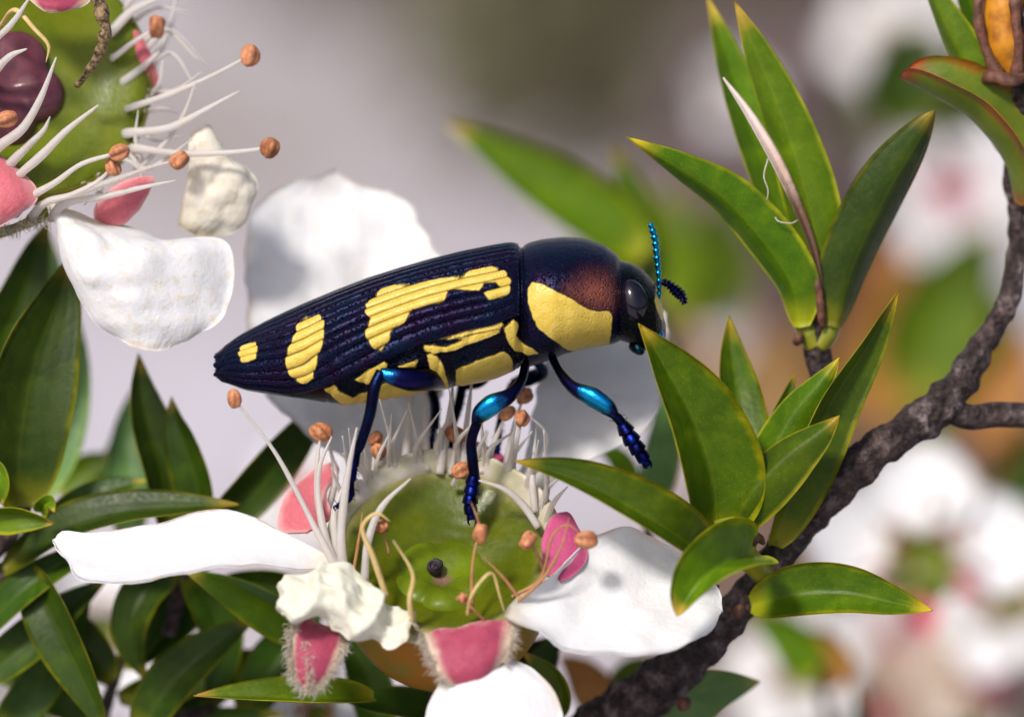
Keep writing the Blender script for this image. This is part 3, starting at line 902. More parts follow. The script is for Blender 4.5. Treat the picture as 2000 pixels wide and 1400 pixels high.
# stamens in view, one by one (base, course, tip)
st = [
    ([(662, 1120, -1.4), (625, 1050, -1.35), (590, 980, -1.3), (535, 880, -1.4), (462, 785, -1.5)], .105, .18, M_FIL, M_ANTHER),
    ([(664, 1115, -1.4), (636, 1050, -1.1), (622, 970, -.9), (625, 910, -.9), (648, 852, -.9)], .11, 0, M_FIL, None),
    ([(664, 1090, -1.1), (632, 1030, -.8), (618, 960, -.5), (620, 900, -.4), (626, 852, -.3)], .10, .22, M_FIL, M_ANTHER),
    ([(672, 1130, -1.5), (666, 1060, -1.6), (668, 1010, -1.6), (680, 920, -1.7), (697, 835, -1.8)], .13, 0, M_FIL, None),
    ([(668, 1110, -1.2), (655, 1050, -1.1), (655, 990, -1.0), (690, 920, -.8), (712, 860, -.7)], .10, 0, M_FIL, None),
    ([(712, 1135, -1.7), (718, 1060, -1.8), (745, 990, -1.9), (802, 934, -2.0)], .12, 0, M_FIL, None),
    ([(755, 1165, -2.0), (728, 1085, -2.3), (708, 1030, -2.4), (735, 1002, -2.5), (762, 1018, -2.5)], .085, 0, M_FIL_CREAM, None),
    ([(690, 1120, -1.6), (700, 1060, -1.7), (708, 1000, -1.8)], .05, 0, M_FIL_BROWN, None),
    ([(760, 1080, -1.4), (752, 1050, -1.5), (746, 1032, -1.6)], .04, .17, M_FIL_BROWN, M_ANTHER_DARK),
    ([(805, 1212, -2.35), (800, 1170, -2.6), (806, 1120, -2.7), (768, 1055, -2.8)], .085, 0, M_FIL_CREAM, None),
    ([(922, 1195, -2.2), (922, 1120, -2.3), (928, 1070, -2.3), (935, 1050, -2.3)], .055, .20, M_FIL_BROWN, M_ANTHER),
    ([(938, 1030, -2.3), (930, 1005, -2.4), (920, 980, -2.4)], .04, 0, M_FIL_BROWN, None),
    ([(913, 1200, -2.3), (920, 1165, -2.6), (945, 1128, -2.7), (962, 1120, -2.6), (975, 1160, -2.5), (985, 1195, -2.4)], .055, 0, M_FIL_CREAM, None),
    ([(945, 1210, -2.3), (925, 1190, -2.5), (908, 1172, -2.5)], .05, .14, M_FIL_BROWN, M_ANTHER),
    ([(1015, 1170, -2.1), (985, 1130, -2.2), (945, 1088, -2.3)], .055, 0, M_FIL_BROWN, None),
    ([(1010, 1175, -2.1), (1060, 1130, -2.3), (1095, 1070, -2.4), (1112, 1010, -2.4)], .055, 0, M_FIL_BROWN, None),
    ([(1000, 1165, -2.0), (1055, 1130, -2.1), (1080, 1045, -2.3), (1110, 1025, -2.4), (1138, 1048, -2.4)], .05, .22, M_FIL_BROWN, M_ANTHER),
    ([(1062, 1110, -1.5), (1048, 1080, -1.8), (1034, 1060, -1.9)], .06, .20, M_FIL_BROWN, M_ANTHER),
    ([(1052, 1030, -.9), (1020, 985, -.9), (985, 955, -1.0), (935, 938, -1.1)], .11, 0, M_FIL, None),
    ([(1045, 1000, -.5), (1040, 950, -.5), (1042, 900, -.4), (1048, 830, -.3)], .10, 0, M_FIL, None),
    ([(1000, 940, 0), (1005, 890, 0), (1012, 850, 0), (1018, 822, -.1)], .09, .18, M_FIL, M_ANTHER),
    ([(1025, 950, .2), (1055, 900, .2), (1068, 850, .2), (1035, 812, .1)], .09, 0, M_FIL, None),
    ([(955, 925, .2), (960, 880, .2), (975, 840, .2), (988, 812, .2)], .09, .17, M_FIL, M_ANTHER),
    ([(985, 925, .4), (995, 870, .5), (1010, 810, .5), (1022, 780, .5)], .09, .20, M_FIL, M_ANTHER),
    ([(790, 925, .3), (795, 860, .4), (800, 790, .5), (803, 730, .5)], .13, 0, M_FIL, None),
    ([(835, 920, .3), (832, 860, .4), (830, 800, .5), (828, 740, .5)], .12, 0, M_FIL, None),
    ([(858, 925, .2), (868, 870, .2), (880, 800, .3), (885, 740, .3)], .13, 0, M_FIL, None),
    ([(880, 925, .2), (886, 890, .1), (890, 855, .1)], .08, .20, M_FIL, M_ANTHER_DARK),
    ([(905, 930, .2), (908, 860, .2), (915, 800, .3), (922, 740, .3)], .11, 0, M_FIL, None),
    ([(885, 945, -.1), (892, 930, -.3), (898, 922, -.4)], .07, .20, M_FIL, M_ANTHER),
    ([(735, 940, 0), (736, 910, 0), (738, 888, 0)], .07, .17, M_FIL, M_ANTHER),
    ([(728, 950, .1), (730, 900, .1), (734, 862, .1)], .07, .15, M_FIL, M_ANTHER_DARK),
    ([(760, 930, .2), (745, 870, .4), (700, 800, .6)], .10, 0, M_FIL, None),
    ([(640, 1000, .0), (655, 930, .2), (640, 860, .4)], .10, 0, M_FIL, None),
    ([(940, 925, .2), (945, 880, .3), (950, 840, .4)], .10, 0, M_FIL, None),
]
for i, (pts, r, an, fm, am) in enumerate(st):
    stamen(b1, pts, r, an, fm, am, seed=i + 1)
# more filaments round the back of the rim
for i in range(26):
    dg = 20 + i * 5.4 + rng.normal() * 2
    p0 = disc_pt(2.08, dg, .05)
    p1 = disc_pt(2.25, dg + rng.normal() * 3, .6)
    p2 = disc_pt(2.35 + rng.uniform(-.2, .2), dg + rng.normal() * 6, rng.uniform(1.0, 2.2))
    stamen(b1, [p0, p1, p2], rng.uniform(.07, .10), 0, M_FIL, None, seed=60 + i, raw=True, taper=.55)

# --- the blossom in the corner, its face toward the camera
b2 = thing('tea_tree_blossom', 'tea tree blossom with purple-green centre and a withered brown style, white petal hanging', 'flower', P(60, 420, 2.5))
AX2 = frame_axes(14, 12)
C2 = P(52, 150, .6)


def d2(rr, deg, h=0.0):
    t = math.radians(deg)
    return C2 + AX2[0] * rr * math.cos(t) + AX2[1] * rr * math.sin(t) + AX2[2] * h


revolve('flower_cup', [(2.42, .10), (2.5, .0), (2.46, -.3), (2.2, -.9), (1.7, -1.5), (1.0, -1.9), (.4, -2.2), (.3, -3.0)], C2, AX2, M_NODE, b2, nseg=64, bump=.03, bfreq=2)
revolve('nectar_disc', [(2.52, -.35), (2.50, -.12), (2.40, .04), (2.2, .08), (1.8, .0), (1.4, -.12), (.9, -.22), (.4, -.30), (.0, -.32)], C2, AX2, M_DISC_YELLOW, b2, nseg=64, nu=40, bump=.014, bfreq=4, seed=5)
for i in range(17):
    dg = -62 + i * 9.0 + rng.normal() * 2.5
    lg = rng.uniform(.5, 1.25)
    p0, p1 = d2(2.36, dg, -.05), d2(2.4 + .5 * lg, dg + rng.normal() * 4, .15)
    p2 = d2(2.45 + .9 * lg, dg + rng.normal() * 8, rng.uniform(.0, .7))
    stamen(b2, [p0, p1, p2], rng.uniform(.06, .09), 0, M_FIL, None, seed=160 + i, raw=True)
revolve('ovary', [(1.25, -.35), (1.22, -.05), (1.05, .2), (.75, .32), (.45, .22), (.2, .05), (.0, .0)], d2(.5, 200, -.1), AX2, M_OVARY_PURPLE, b2, nseg=80, nu=40, mod=lobes(5, .25), bump=.02, bfreq=4)
tube('style', [(150, 168, -.2), (172, 140, -.5), (198, 95, -.8), (205, 60, -.9), (198, 20, -.9), (178, -30, -.8)], [.05, .07, .11, .12, .13, .13], M_STYLE_BARK, b2, n=14, nu=70, bump=.35, bfreq=16, seed=3)
S2 = [
    ([(255, 210, .5), (330, 185, .4), (420, 145, .3), (482, 112, .2)], .085, .22, M_FIL, M_ANTHER),
    ([(265, 290, .4), (350, 300, .2), (450, 298, .0), (520, 290, -.1)], .105, .22, M_FIL, M_ANTHER_DARK),
    ([(250, 260, .5), (330, 250, .3), (400, 215, .2), (468, 178, .1)], .10, 0, M_FIL, None),
    ([(270, 330, .6), (330, 270, .5), (360, 220, .4), (382, 160, .3)], .07, 0, M_FIL, None),
    ([(225, 110, .8), (265, 80, .8), (300, 58, .8)], .09, .24, M_FIL, M_ANTHER),
    ([(60, 385, -.6), (110, 355, -.9), (160, 320, -1.1), (225, 300, -1.2)], .13, .20, M_FIL, M_ANTHER),
    ([(90, 395, -.6), (140, 380, -.8), (190, 355, -.9), (216, 330, -1.0)], .12, .18, M_FIL, M_ANTHER),
    ([(130, 395, -.5), (200, 385, -.6), (270, 368, -.7), (345, 352, -.7)], .12, 0, M_FIL, None),
    ([(150, 380, -.2), (230, 350, -.1), (300, 325, .0), (345, 314, .0)], .11, .20, M_FIL, M_ANTHER),
    ([(40, 340, -.6), (80, 305, -.9), (130, 255, -1.1), (192, 206, -1.2)], .15, 0, M_FIL, None),
    ([(0, 285, -.6), (45, 250, -.9), (80, 190, -1.1), (110, 112, -1.2)], .14, 0, M_FIL, None),
    ([(25, 315, -.5), (60, 280, -.7), (85, 255, -.8), (98, 228, -.8)], .12, 0, M_FIL, None),
    ([(-40, 260, -.5), (-15, 248, -.8), (8, 236, -.9)], .10, .20, M_FIL, M_ANTHER),
    ([(-20, 150, -.5), (20, 110, -.9), (52, 96, -1.1)], .13, 0, M_FIL, None),
    ([(-30, 95, -.6), (20, 50, -1.0), (62, -10, -1.2)], .12, 0, M_FIL, None),
    ([(30, 20, -.9), (70, 60, -1.1), (95, 90, -1.1), (90, 122, -1.1)], .06, 0, M_FIL_CREAM, None),
    ([(270, 250, .9), (262, 225, 1.0), (268, 205, 1.0)], .08, .12, M_FIL, M_ANTHER_DARK),
    ([(275, 310, .5), (265, 270, .4), (270, 215, .4)], .08, 0, M_FIL, None),
    ([(290, 140, 1.6), (330, 60, 1.8), (345, -10, 1.8)], .12, 0, M_FIL, None),
    ([(240, 160, 1.0), (280, 130, 1.0), (312, 100, 1.0)], .11, 0, M_FIL, None),
    ([(280, 200, 1.0), (310, 165, 1.0), (318, 118, 1.0)], .08, 0, M_FIL, None),
    ([(220, 60, 1.0), (260, 20, 1.1), (330, -10, 1.1)], .12, 0, M_FIL, None),
]
for i, (pts, r, an, fm, am) in enumerate(S2):
    bx, by, bw = pts[0]
    pts = [(bx - 30, by + 32, .0) if bx < 180 else (bx - 6, by + 4, 1.25)] + pts
    stamen(b2, pts, r, an, fm, am, seed=i + 101)
petal('petal', [(92, 392, .0), (115, 455, -.2), (135, 540, -.4), (180, 610, -.5), (228, 652, -.5)],
      [(200, 425, .2), (300, 462, .1), (430, 470, .1), (450, 560, .0), (415, 640, -.3), (335, 676, -.5)],
      M_PETAL_WRINKLED, b2, M=[(140, 412, -.1), (190, 470, -.85), (235, 540, -1.05), (275, 620, -.9), (280, 678, -.6)], wr=.07, wfreq=2.6, crumple=.035, seed=31, nu=44, nv=36)
petal('withered_petal', [(352, 440, 1.0), (356, 380, .8), (362, 310, .6), (375, 262, .6), (405, 248, .6)],
      [(405, 474, 1.0), (480, 432, .9), (506, 370, .8), (490, 335, .8), (410, 262, .7)], M_PETAL_DRY, b2, bulge=.25, wr=.05, wfreq=3, crumple=.07, edge=.12, seed=33, nu=50, nv=40)
petal('sepal', [(-40, 290, -.3), (-60, 360, -.7), (-40, 440, -.9)], [(0, 300, -.3), (75, 385, -.7), (-10, 445, -.9)], M_SEPAL_PALE, b2, bulge=.3, wr=.02, seed=34, thick=.06)
petal('sepal', [(185, 425, .2), (190, 400, .0), (230, 360, -.1), (298, 345, 0)], [(200, 438, .2), (240, 440, .0), (275, 405, -.1), (300, 355, 0)], M_SEPAL_PALE, b2, bulge=.15, wr=.02, seed=35, thick=.05)
petal('sepal', [(262, 60, 1.2), (262, 120, 1.2), (285, 190, 1.2)], [(268, 60, 1.2), (300, 120, 1.2), (318, 188, 1.2)], M_SEPAL_PALE, b2, bulge=.1, wr=.02, seed=36, thick=.05)
petal('sepal', [(20, -30, -.2), (60, 0, -.6), (90, 22, -.7)], [(190, -30, -.2), (170, 10, -.5), (110, 24, -.7)], M_SEPAL, b2, bulge=.15, wr=.02, seed=37, thick=.05)
sp = petal('sepal', [(-60, 455, -.2), (20, 440, -.2), (90, 405, -.1)], [(-60, 480, 0), (20, 455, .1), (95, 425, .1)], M_NODE, b2, bulge=.1, wr=.02, seed=38, thick=.06)
hairs(sp, [(-20, 450, -.3), (40, 440, -.3), (95, 425, -.2)], (.1, -.8, .3), 160, .2, 8)

# ------------------------------------------------------------------ blossoms out of focus behind
def soft_blossom(label, px, py, w, R, elev, azim, roll, seed, pink=.5, stamens=16, petals=5, R0=.26, group=None, only=None, pm=None):
    r = np.random.default_rng(seed)
    k = (D + w) / D
    C = P(px, py, w)
    ax = frame_axes(elev, azim, roll)
    R = R * k / 100
    t = thing('tea_tree_blossom', label, 'flower', C - ax[2] * R * .5, group)
    at = lambda rr, dg, h: C + R * (ax[0] * rr * math.cos(math.radians(dg)) + ax[1] * rr * math.sin(math.radians(dg)) + ax[2] * h)
    revolve('flower_cup', [(R * R0 * 1.06, .02 * R), (R * R0 * 1.1, -.05 * R), (R * R0 * .9, -.3 * R), (R * .08, -.5 * R), (R * .05, -.9 * R)], C, ax, M_CUP, t, nseg=24)
    revolve('nectar_disc', [(R * R0 * 1.06, .02 * R), (R * R0 * .6, -.05 * R), (.0, -.03 * R)], C, ax, M_SEPAL_DEEP if pink > .6 else M_OVARY, t, nseg=24)
    for i in (only or range(petals)):
        a0 = i * 360 / petals
        nu, nv = 16, 13
        u = np.linspace(0, 1, nu)[:, None]
        v = np.linspace(-1, 1, nv)[None]
        wd = .42 * np.sin(np.pi * np.clip(u, 0, 1) ** .75 * .93) ** .7 + .05
        rad = R0 + (1 - R0) * u * (1 - .10 * v ** 2)
        cup = .30 * u ** 2 * r.uniform(-.2, 1.2) + .10 * v ** 2 + .05
        c, s = math.cos(math.radians(a0)), math.sin(math.radians(a0))
        e_r, e_t = ax[0] * c + ax[1] * s, -ax[0] * s + ax[1] * c
        G = C + R * (rad[..., None] * e_r + (wd * v)[..., None] * e_t + (cup * np.ones_like(v))[..., None] * ax[2])
        G = G + (ax[2] * R * .05) * wobble(G.reshape(-1, 3), 3 / R, seed + i, 2).reshape(nu, nv, 1)
        V, F, uv = sheet_geo(G, .03 * k)
        mk('petal', V, F, pm or M_PETAL, t, uv)
    for i in range(petals):
        a0 = (i + .5) * 360 / petals
        q = np.array([at(R0, a0, 0), at(R0 + .18, a0, .02), at(R0 + .36, a0, .05)])
        V, F, uv = leaf_geo(q, R * .14, 0, .2, nu=10, nv=7, thick=.05 * k)
        mk('sepal', V, F, M_SEPAL_DEEP if pink > .5 else M_SEPAL_PALE, t, uv)
    for i in range(stamens):
        a0 = i * 360 / stamens + r.normal() * 5
        l = r.uniform(.25, .5)
        stamen(t, [at(R0, a0, .02), at(R0 + .08, a0, l * .5), at(R0 + r.uniform(-.05, .2), a0, l)], .028 * R, .06 * R, M_FIL, M_ANTHER_DARK if i % 2 else M_ANTHER, seed=seed + i, raw=True, n=5)
    return t


soft_blossom('blurred white blossom with bright pink heart beside the dark branch top', 1845, 372, 50, 150, 5, 10, 20, 201, pink=1.0, stamens=8, R0=.30)
soft_blossom('blurred white blossom high behind the upper shoot leaves', 1735, 70, 60, 125, 10, -20, 50, 203, pink=.3)
soft_blossom('small blurred pale blossom tucked behind the longest upright leaves of the upper shoot', 1420, 190, 60, 85, 10, 30, 10, 205, pink=.3)
soft_blossom('large blurred white blossom with cupped petals beside the lower bend of the branch', 1800, 1110, 20, 250, 25, 0, 18, 207, pink=.3, stamens=6, only=[0, 1, 2])
soft_blossom('blurred white blossom with pink sepals below the slim leaf on the branch', 1740, 1255, 44, 150, 30, 20, 40, 209, pink=1.0)
soft_blossom('blurred blossom full of brown stamens below the large cupped white blossom', 1930, 1340, 34, 170, 35, -10, 0, 211, pink=.9, stamens=26, pm=M_PETAL_OLD)
soft_blossom('blurred creamy blossom low behind the dark branch', 1560, 1330, 36, 150, 30, -20, 25, 213, pink=.2)
soft_blossom('blurred white blossom low behind the broad dark leaves', 190, 1240, 16, 150, 20, 10, 15, 215, pink=.4)
soft_blossom('blurred white blossom seen low between narrow dark leaves', 60, 1380, 18, 130, 20, 30, 40, 217, pink=.4)
soft_blossom('blurred pinkish blossom behind the upright filaments, under the beetle\'s tail', 600, 960, 34, 120, 20, -30, 0, 219, pink=.8)
soft_blossom('blurred white blossom at the foot of the amber flower cup', 620, 1400, 6, 110, 30, 0, 10, 221, pink=.4)
soft_blossom('faint blurred blossom behind the white petal under the beetle\'s chin', 1350, 760, 70, 140, 20, 10, 30, 223, pink=.8)

soft_blossom('blurred white blossom against the branch bottom, beside a brown stamen cluster', 1980, 1180, 30, 170, 20, -20, 33, 225, pink=.3)
soft_blossom('blurred brownish old blossom at the bottom beside the creamy one', 1720, 1410, 36, 140, 40, 0, 12, 229, pink=.8, stamens=24, pm=M_PETAL_OLD)
# leaves and twigs out of focus behind
def kf(w):
    return (D + w) / D


def soft_sprig(label, w, stem, leaves, sr=.10):
    t = thing('leafy_sprig', label, 'sprig', P(stem[0][0], stem[0][1], w))
    tube('stem', [(x, y, w) for x, y in stem], [sr * kf(w)] * len(stem), M_BARK, t, n=8, nu=20, bump=.1, bfreq=4)
    for i, (pts, W, mat, phi) in enumerate(leaves):
        leaf([(x, y, w - .4 + .8 * ((i * 37) % 10) / 10) for x, y in pts], W * kf(w), mat, t, phi=phi, fold=.3, seed=i + int(w * 10), nu=16, nv=7)
    return t


soft_sprig('blurred leaf sprig above the beetle\'s back, one long leaf aimed at the sky', 14, [(1330, 720), (1290, 600), (1245, 490)],
           [([(1260, 500), (1150, 420), (1010, 330), (870, 240)], .62, O, 20), ([(1290, 590), (1270, 480), (1230, 380), (1200, 290)], .4, G, 10)])
soft_sprig('blurred bright green leaf clump behind the beetle\'s antennae', 36, [(1350, 760), (1330, 640), (1320, 560)],
           [([(1320, 620), (1300, 540), (1290, 450), (1300, 360)], .7, O, 0), ([(1350, 620), (1400, 540), (1390, 450), (1360, 380)], .6, G, 20),
            ([(1320, 640), (1240, 600), (1180, 540), (1130, 470)], .5, G, 0)])
soft_sprig('blurred dusky twig rising behind the upper shoot', 70, [(1560, 720), (1620, 480), (1650, 250), (1670, -40)],
           [([(1650, 250), (1720, 200), (1780, 130), (1800, 40)], .5, K, 0)], sr=.3)
soft_sprig('blurred dark rounded leaves behind the curled red-rimmed leaf', 34, [(1870, 330), (1830, 270), (1800, 220)],
           [([(1800, 250), (1780, 180), (1790, 110), (1830, 50)], .85, K, 0), ([(1820, 240), (1870, 190), (1900, 130), (1900, 60)], .6, K, 10)])
soft_sprig('blurred sprig of yellow-green leaves between the branch and the upper shoot', 40, [(1800, 900), (1790, 780), (1800, 680)],
           [([(1770, 780), (1820, 660), (1880, 540), (1950, 430)], .95, O, 0), ([(1790, 760), (1740, 660), (1730, 560), (1750, 450)], .8, M_LEAF_ORANGE, 0),
            ([(1800, 760), (1880, 720), (1940, 640), (1970, 560)], .7, O, 0), ([(1780, 800), (1720, 760), (1690, 690), (1680, 620)], .6, M_LEAF_ORANGE, 10)])
M_LEAF_RUST = leaf_material('leaf_rust', (.22, .12, .05), (.30, .18, .06), (.30, .14, .05), (.30, .14, .05), spots=False)
soft_sprig('blurred rusty brown leaves just above the bend of the branch', 46, [(1700, 900), (1690, 800), (1700, 700)],
           [([(1700, 820), (1680, 740), (1690, 660), (1720, 590)], .9, M_LEAF_RUST, 0), ([(1720, 820), (1770, 780), (1800, 720), (1800, 650)], .8, O, 0),
            ([(1680, 800), (1610, 760), (1560, 700), (1530, 640)], .6, M_LEAF_RUST, 0)])
soft_sprig('blurred mauve-brown leaves behind the beetle\'s chin petal and the front shoot', 60, [(1400, 900), (1390, 800), (1400, 700)],
           [([(1400, 820), (1340, 760), (1330, 680), (1360, 600)], .8, M_LEAF_RUST, 0), ([(1400, 820), (1480, 760), (1500, 690), (1490, 620)], .8, M_LEAF_RUST, 0)])
soft_sprig('blurred orange leaf sprig in the fork of the branch', 34, [(2040, 900), (1990, 820), (1960, 760)],
           [([(1900, 860), (1940, 790), (1980, 720), (2010, 640)], .6, M_LEAF_ORANGE, 0), ([(2010, 960), (1990, 900), (1960, 840), (1900, 800)], .6, M_LEAF_ORANGE, 0),
            ([(1960, 1020), (1990, 960), (2010, 900), (2020, 840)], .5, K, 0)])
soft_sprig('blurred orange and green leaves just below the branch', 17, [(1620, 1420), (1600, 1330), (1560, 1260)],
           [([(1570, 1330), (1560, 1270), (1520, 1230), (1460, 1200)], .42, O, 0), ([(1640, 1340), (1610, 1290), (1570, 1260), (1520, 1250)], .5, M_LEAF_ORANGE, 0)])
soft_sprig('blurred rusty leaves between two white petals at the frame bottom', 8, [(1200, 1480), (1190, 1400), (1180, 1330)],
           [([(1190, 1400), (1160, 1350), (1130, 1310), (1090, 1280)], .4, M_LEAF_ORANGE, 0), ([(1170, 1400), (1220, 1350), (1240, 1310), (1270, 1280)], .45, O, 0)])
soft_sprig('blurred pale leaf sprig among the dark upright leaves', 7, [(120, 1060), (150, 960), (180, 900)],
           [([(110, 960), (150, 930), (180, 905), (215, 885)], .3, O, 0), ([(160, 980), (230, 900), (250, 830), (262, 770)], .3, PL, 0)])
soft_sprig('blurred green leaf upright behind the white petal by the beetle\'s chin', 6, [(1260, 1080), (1270, 1000), (1280, 940)],
           [([(1270, 1000), (1290, 900), (1300, 820), (1290, 740)], .35, PL, 0), ([(1230, 960), (1220, 920), (1200, 890), (1160, 870)], .25, O, 10)])

# ------------------------------------------------------------------ unseen shrub added below to block ground bounce, and bushes far behind
def foliage(parent, boxes, count, size, mat, seed, name='foliage'):
    r = np.random.default_rng(seed)
    parts = []
    for _ in range(count):
        c, e = boxes[r.integers(0, len(boxes))]
        q = r.normal(size=3); q = q / np.linalg.norm(q) * r.uniform(.3, 1) ** .4
        p = np.asarray(c) + q * np.asarray(e)
        d = unit(q * .5 + r.normal(size=3) * .7 + np.array([0, .5, 0])) * size * r.uniform(.6, 1.2)
        s = unit(np.cross(d, r.normal(size=3))) * size * .14
        b = unit(np.cross(d, s)) * size * .08
        V = np.array([p, p + d * .45 + s + b, p + d, p + d * .45 - s + b, p + d * .45])
        parts.append((V, [[0, 1, 4], [1, 2, 4], [2, 3, 4], [3, 0, 4]], np.array([[0, .5], [.5, 1], [1, .5], [.5, 0], [.5, .5]])))
    V, F, uv = merge(parts)
    o = mk(name, V, F, mat, parent, uv, smooth=False)
    return tag(o, kind='stuff')


shrub = thing('bounce_blocking_shrub', 'unseen dark green shrub foliage, added below the branch to block light from the ground', 'shrub', np.array([0, -60.0, -20.0]))
foliage(shrub, [((-14, -17, -9), (14, 8, 9)), ((4, -18, -12), (14, 8, 9)), ((18, -20, -14), (12, 8, 9)), ((-22, -14, -16), (12, 8, 9))], 5200, 4.2, K, 5)  # leaf mass added out of view, keeps ground bounce off the plant
tube('stem', [(1020, 1560, 2.2), (900, 1900, 5), (850, 2600, 8), (900, 5200, 20)], [.66, .9, 1.3, 2.2], M_BARK, shrub, n=14, nu=60, bump=.1, bfreq=2)


def far_bush(label, px, py, w, ext, mat, seed, count=2600, size=7.0):
    c = P(px, py, w)
    t = thing('bush', label, 'bush', c - np.array([0, ext[1] * 1.3, 0]))
    foliage(t, [(c, ext)], count, size, mat, seed)
    V, F, uv = tube_geo(np.array([c - np.array([0, ext[1] * 1.3, 0]), c - np.array([0, ext[1] * .5, 0]), c]), [1.2, 1, .5], n=8, nu=12)
    mk('stem', V, F, M_BARK, t, uv)
    return t


far_bush('far blurred olive-brown bush in the background above the beetle\'s head', 1290, 60, 200, (11, 6.5, 6), simple('bush_olive', (.15, .15, .08), (.19, .15, .11), .8, .7, 0), 41, 900)
far_bush('far blurred mauve-brown bush in the background between the upright leaves', 1540, 400, 130, (4.2, 5.5, 4), simple('bush_mauve', (.20, .15, .16), (.26, .20, .20), .8, .7, 0), 45, 700, 4)
far_bush('far blurred pinkish-brown bush in the background under the branch', 1780, 1180, 110, (8.5, 8.5, 5), simple('bush_pinkish', (.30, .20, .17), (.24, .19, .11), .8, .7, 0), 47, 1500, 4)
far_bush('far blurred grey-brown bush in the background above the beetle\'s back', 960, -150, 260, (16, 6, 6), simple('bush_brown', (.24, .21, .18), (.30, .26, .23), .8, .7, 0), 43, 700)

# ------------------------------------------------------------------ jewel beetle
def beetle_material(name):
    m = Mat(name)
    o = m.obj()
    mk_ = m.attr('mark')
    cop = m.attr('copper')
    rib = m.attr('rib')
    n1 = m.noise(o, 40, 5)
    pun = m.voronoi(o, 95)
    n2 = m.noise(o, 9, 3)
    dark = m.mix(m.range(n2, .35, .65), (.004, .008, .028), (.009, .004, .022))
    dark = m.mix(m.math('MULTIPLY', cop, 1.0, True), dark, (.30, .09, .06))
    dark = m.mix(m.math('MULTIPLY', cop, -1.0, True), dark, (.003, .004, .005))
    yel = m.mix(m.range(n1, .3, .7), (.55, .385, .045), (.63, .46, .09))
    yel = m.mix(m.range(rib, .12, .72, 1.0, 0), yel, (.05, .022, .008))
    yel = m.mix(m.math('MULTIPLY', m.range(m.voronoi(o, 60), .16, .05), m.range(n2, .45, .65)), yel, (.16, .08, .02))
    f = m.range(m.math('ADD', mk_, m.math('MULTIPLY', m.math('SUBTRACT', n1, .5), 5.0)), -1.6, 1.6)
    m.set('Base Color', m.mix(f, dark, yel))
    m.set('Metallic', m.math('MULTIPLY', m.math('SUBTRACT', 1.0, f), .55))
    m.set('Roughness', m.range(f, 0, 1, .27, .40))
    m.set('Coat Weight', .0)
    m.set('Specular IOR Level', m.range(f, 0, 1, .11, .4))
    m.set('Coat Roughness', .2)
    hh = m.math('ADD', m.math('MULTIPLY', m.range(pun, .0, .45), .7), m.math('MULTIPLY', n1, .4))
    m.bump(m.math('MULTIPLY', hh, m.range(f, 0, 1, 1.0, .2)), .9, .012)
    return m.m


def metal_material(name, a, b, rough=.25):
    m = Mat(name, Metallic=1.0, Roughness=rough)
    o = m.obj()
    n1 = m.noise(o, 22, 4)
    n2 = m.noise(o, 120, 4)
    m.set('Base Color', m.mix(m.range(n1, .38, .62), a, b))
    m.bump(n2, .35, .004)
    return m.m


M_BEETLE = beetle_material('beetle_shell')
def leg_material(stops=None, name='leg_blue_glint'):
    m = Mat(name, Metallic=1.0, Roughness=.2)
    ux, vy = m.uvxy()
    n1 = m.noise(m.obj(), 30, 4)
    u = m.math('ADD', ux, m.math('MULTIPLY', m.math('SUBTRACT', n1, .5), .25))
    m.set('Base Color', m.ramp(u, stops or [(.0, (.010, .10, .13)), (.12, (.008, .06, .12)), (.25, (.010, .008, .04)), (.54, (.010, .012, .07)), (.66, (.01, .30, .70)), (.82, (.01, .28, .58)), (.90, (.01, .02, .08))]))  # cyan band on the bulge: sky reflection painted into the blue metal
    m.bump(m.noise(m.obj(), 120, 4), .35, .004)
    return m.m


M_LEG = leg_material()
M_LEG_HIND = leg_material([(.0, (.006, .005, .02)), (.5, (.012, .010, .05)), (.78, (.012, .012, .09)), (.90, (.01, .14, .40)), (1.0, (.01, .16, .36))], 'leg_hind_glint')  # cyan towards the knee is a highlight put into the colour
M_LEG_DARK = metal_material('leg_dark', (.009, .006, .026), (.004, .012, .045), .28)
M_TARSUS = metal_material('tarsus_blue', (.006, .012, .12), (.004, .003, .014), .3)
M_ANTENNA = metal_material('antenna_cyan', (.01, .30, .52), (.01, .20, .42), .28)
M_EYE = Mat('eye_black', Base_Color=(.006, .004, .010), Roughness=.14, Specular_IOR_Level=.5).m
M_MOUTH = metal_material('mouth_dark', (.006, .006, .012), (.01, .06, .07), .3)

TOP = np.array([(425, 695), (435, 683), (470, 660), (520, 633), (560, 614), (600, 596), (660, 571), (720, 548), (780, 529), (840, 512), (900, 497), (960, 485),
                (1002, 478), (1014, 482), (1020, 481), (1035, 474), (1060, 468), (1100, 464), (1140, 466), (1180, 479), (1203, 496), (1212, 507), (1220, 512), (1235, 515),
                (1255, 527), (1275, 548), (1290, 580), (1297, 620), (1300, 640)], float)
BOT = np.array([(425, 735), (440, 748), (480, 763), (530, 772), (600, 781), (640, 789), (680, 790), (740, 782), (800, 770), (850, 762), (900, 753), (960, 741), (1010, 723),
                (1050, 710), (1080, 700), (1100, 690), (1140, 680), (1190, 672), (1205, 668), (1215, 666), (1225, 668), (1240, 677), (1260, 684), (1280, 682), (1295, 668), (1300, 655)], float)
HW = np.array([(425, .30), (440, .52), (480, .85), (560, 1.2), (660, 1.5), (760, 1.65), (860, 1.72), (960, 1.68), (1008, 1.56), (1016, 1.40), (1024, 1.44), (1045, 1.54), (1080, 1.60), (1120, 1.54),
               (1160, 1.38), (1198, 1.18), (1210, 1.0), (1220, .96), (1240, 1.02), (1260, .96), (1280, .78), (1294, .5), (1300, .2)], float)
MARGIN = np.array([(425, 737), (480, 757), (560, 768), (600, 765), (640, 752), (700, 726), (760, 698), (830, 668), (900, 647), (960, 633), (1012, 613)], float)
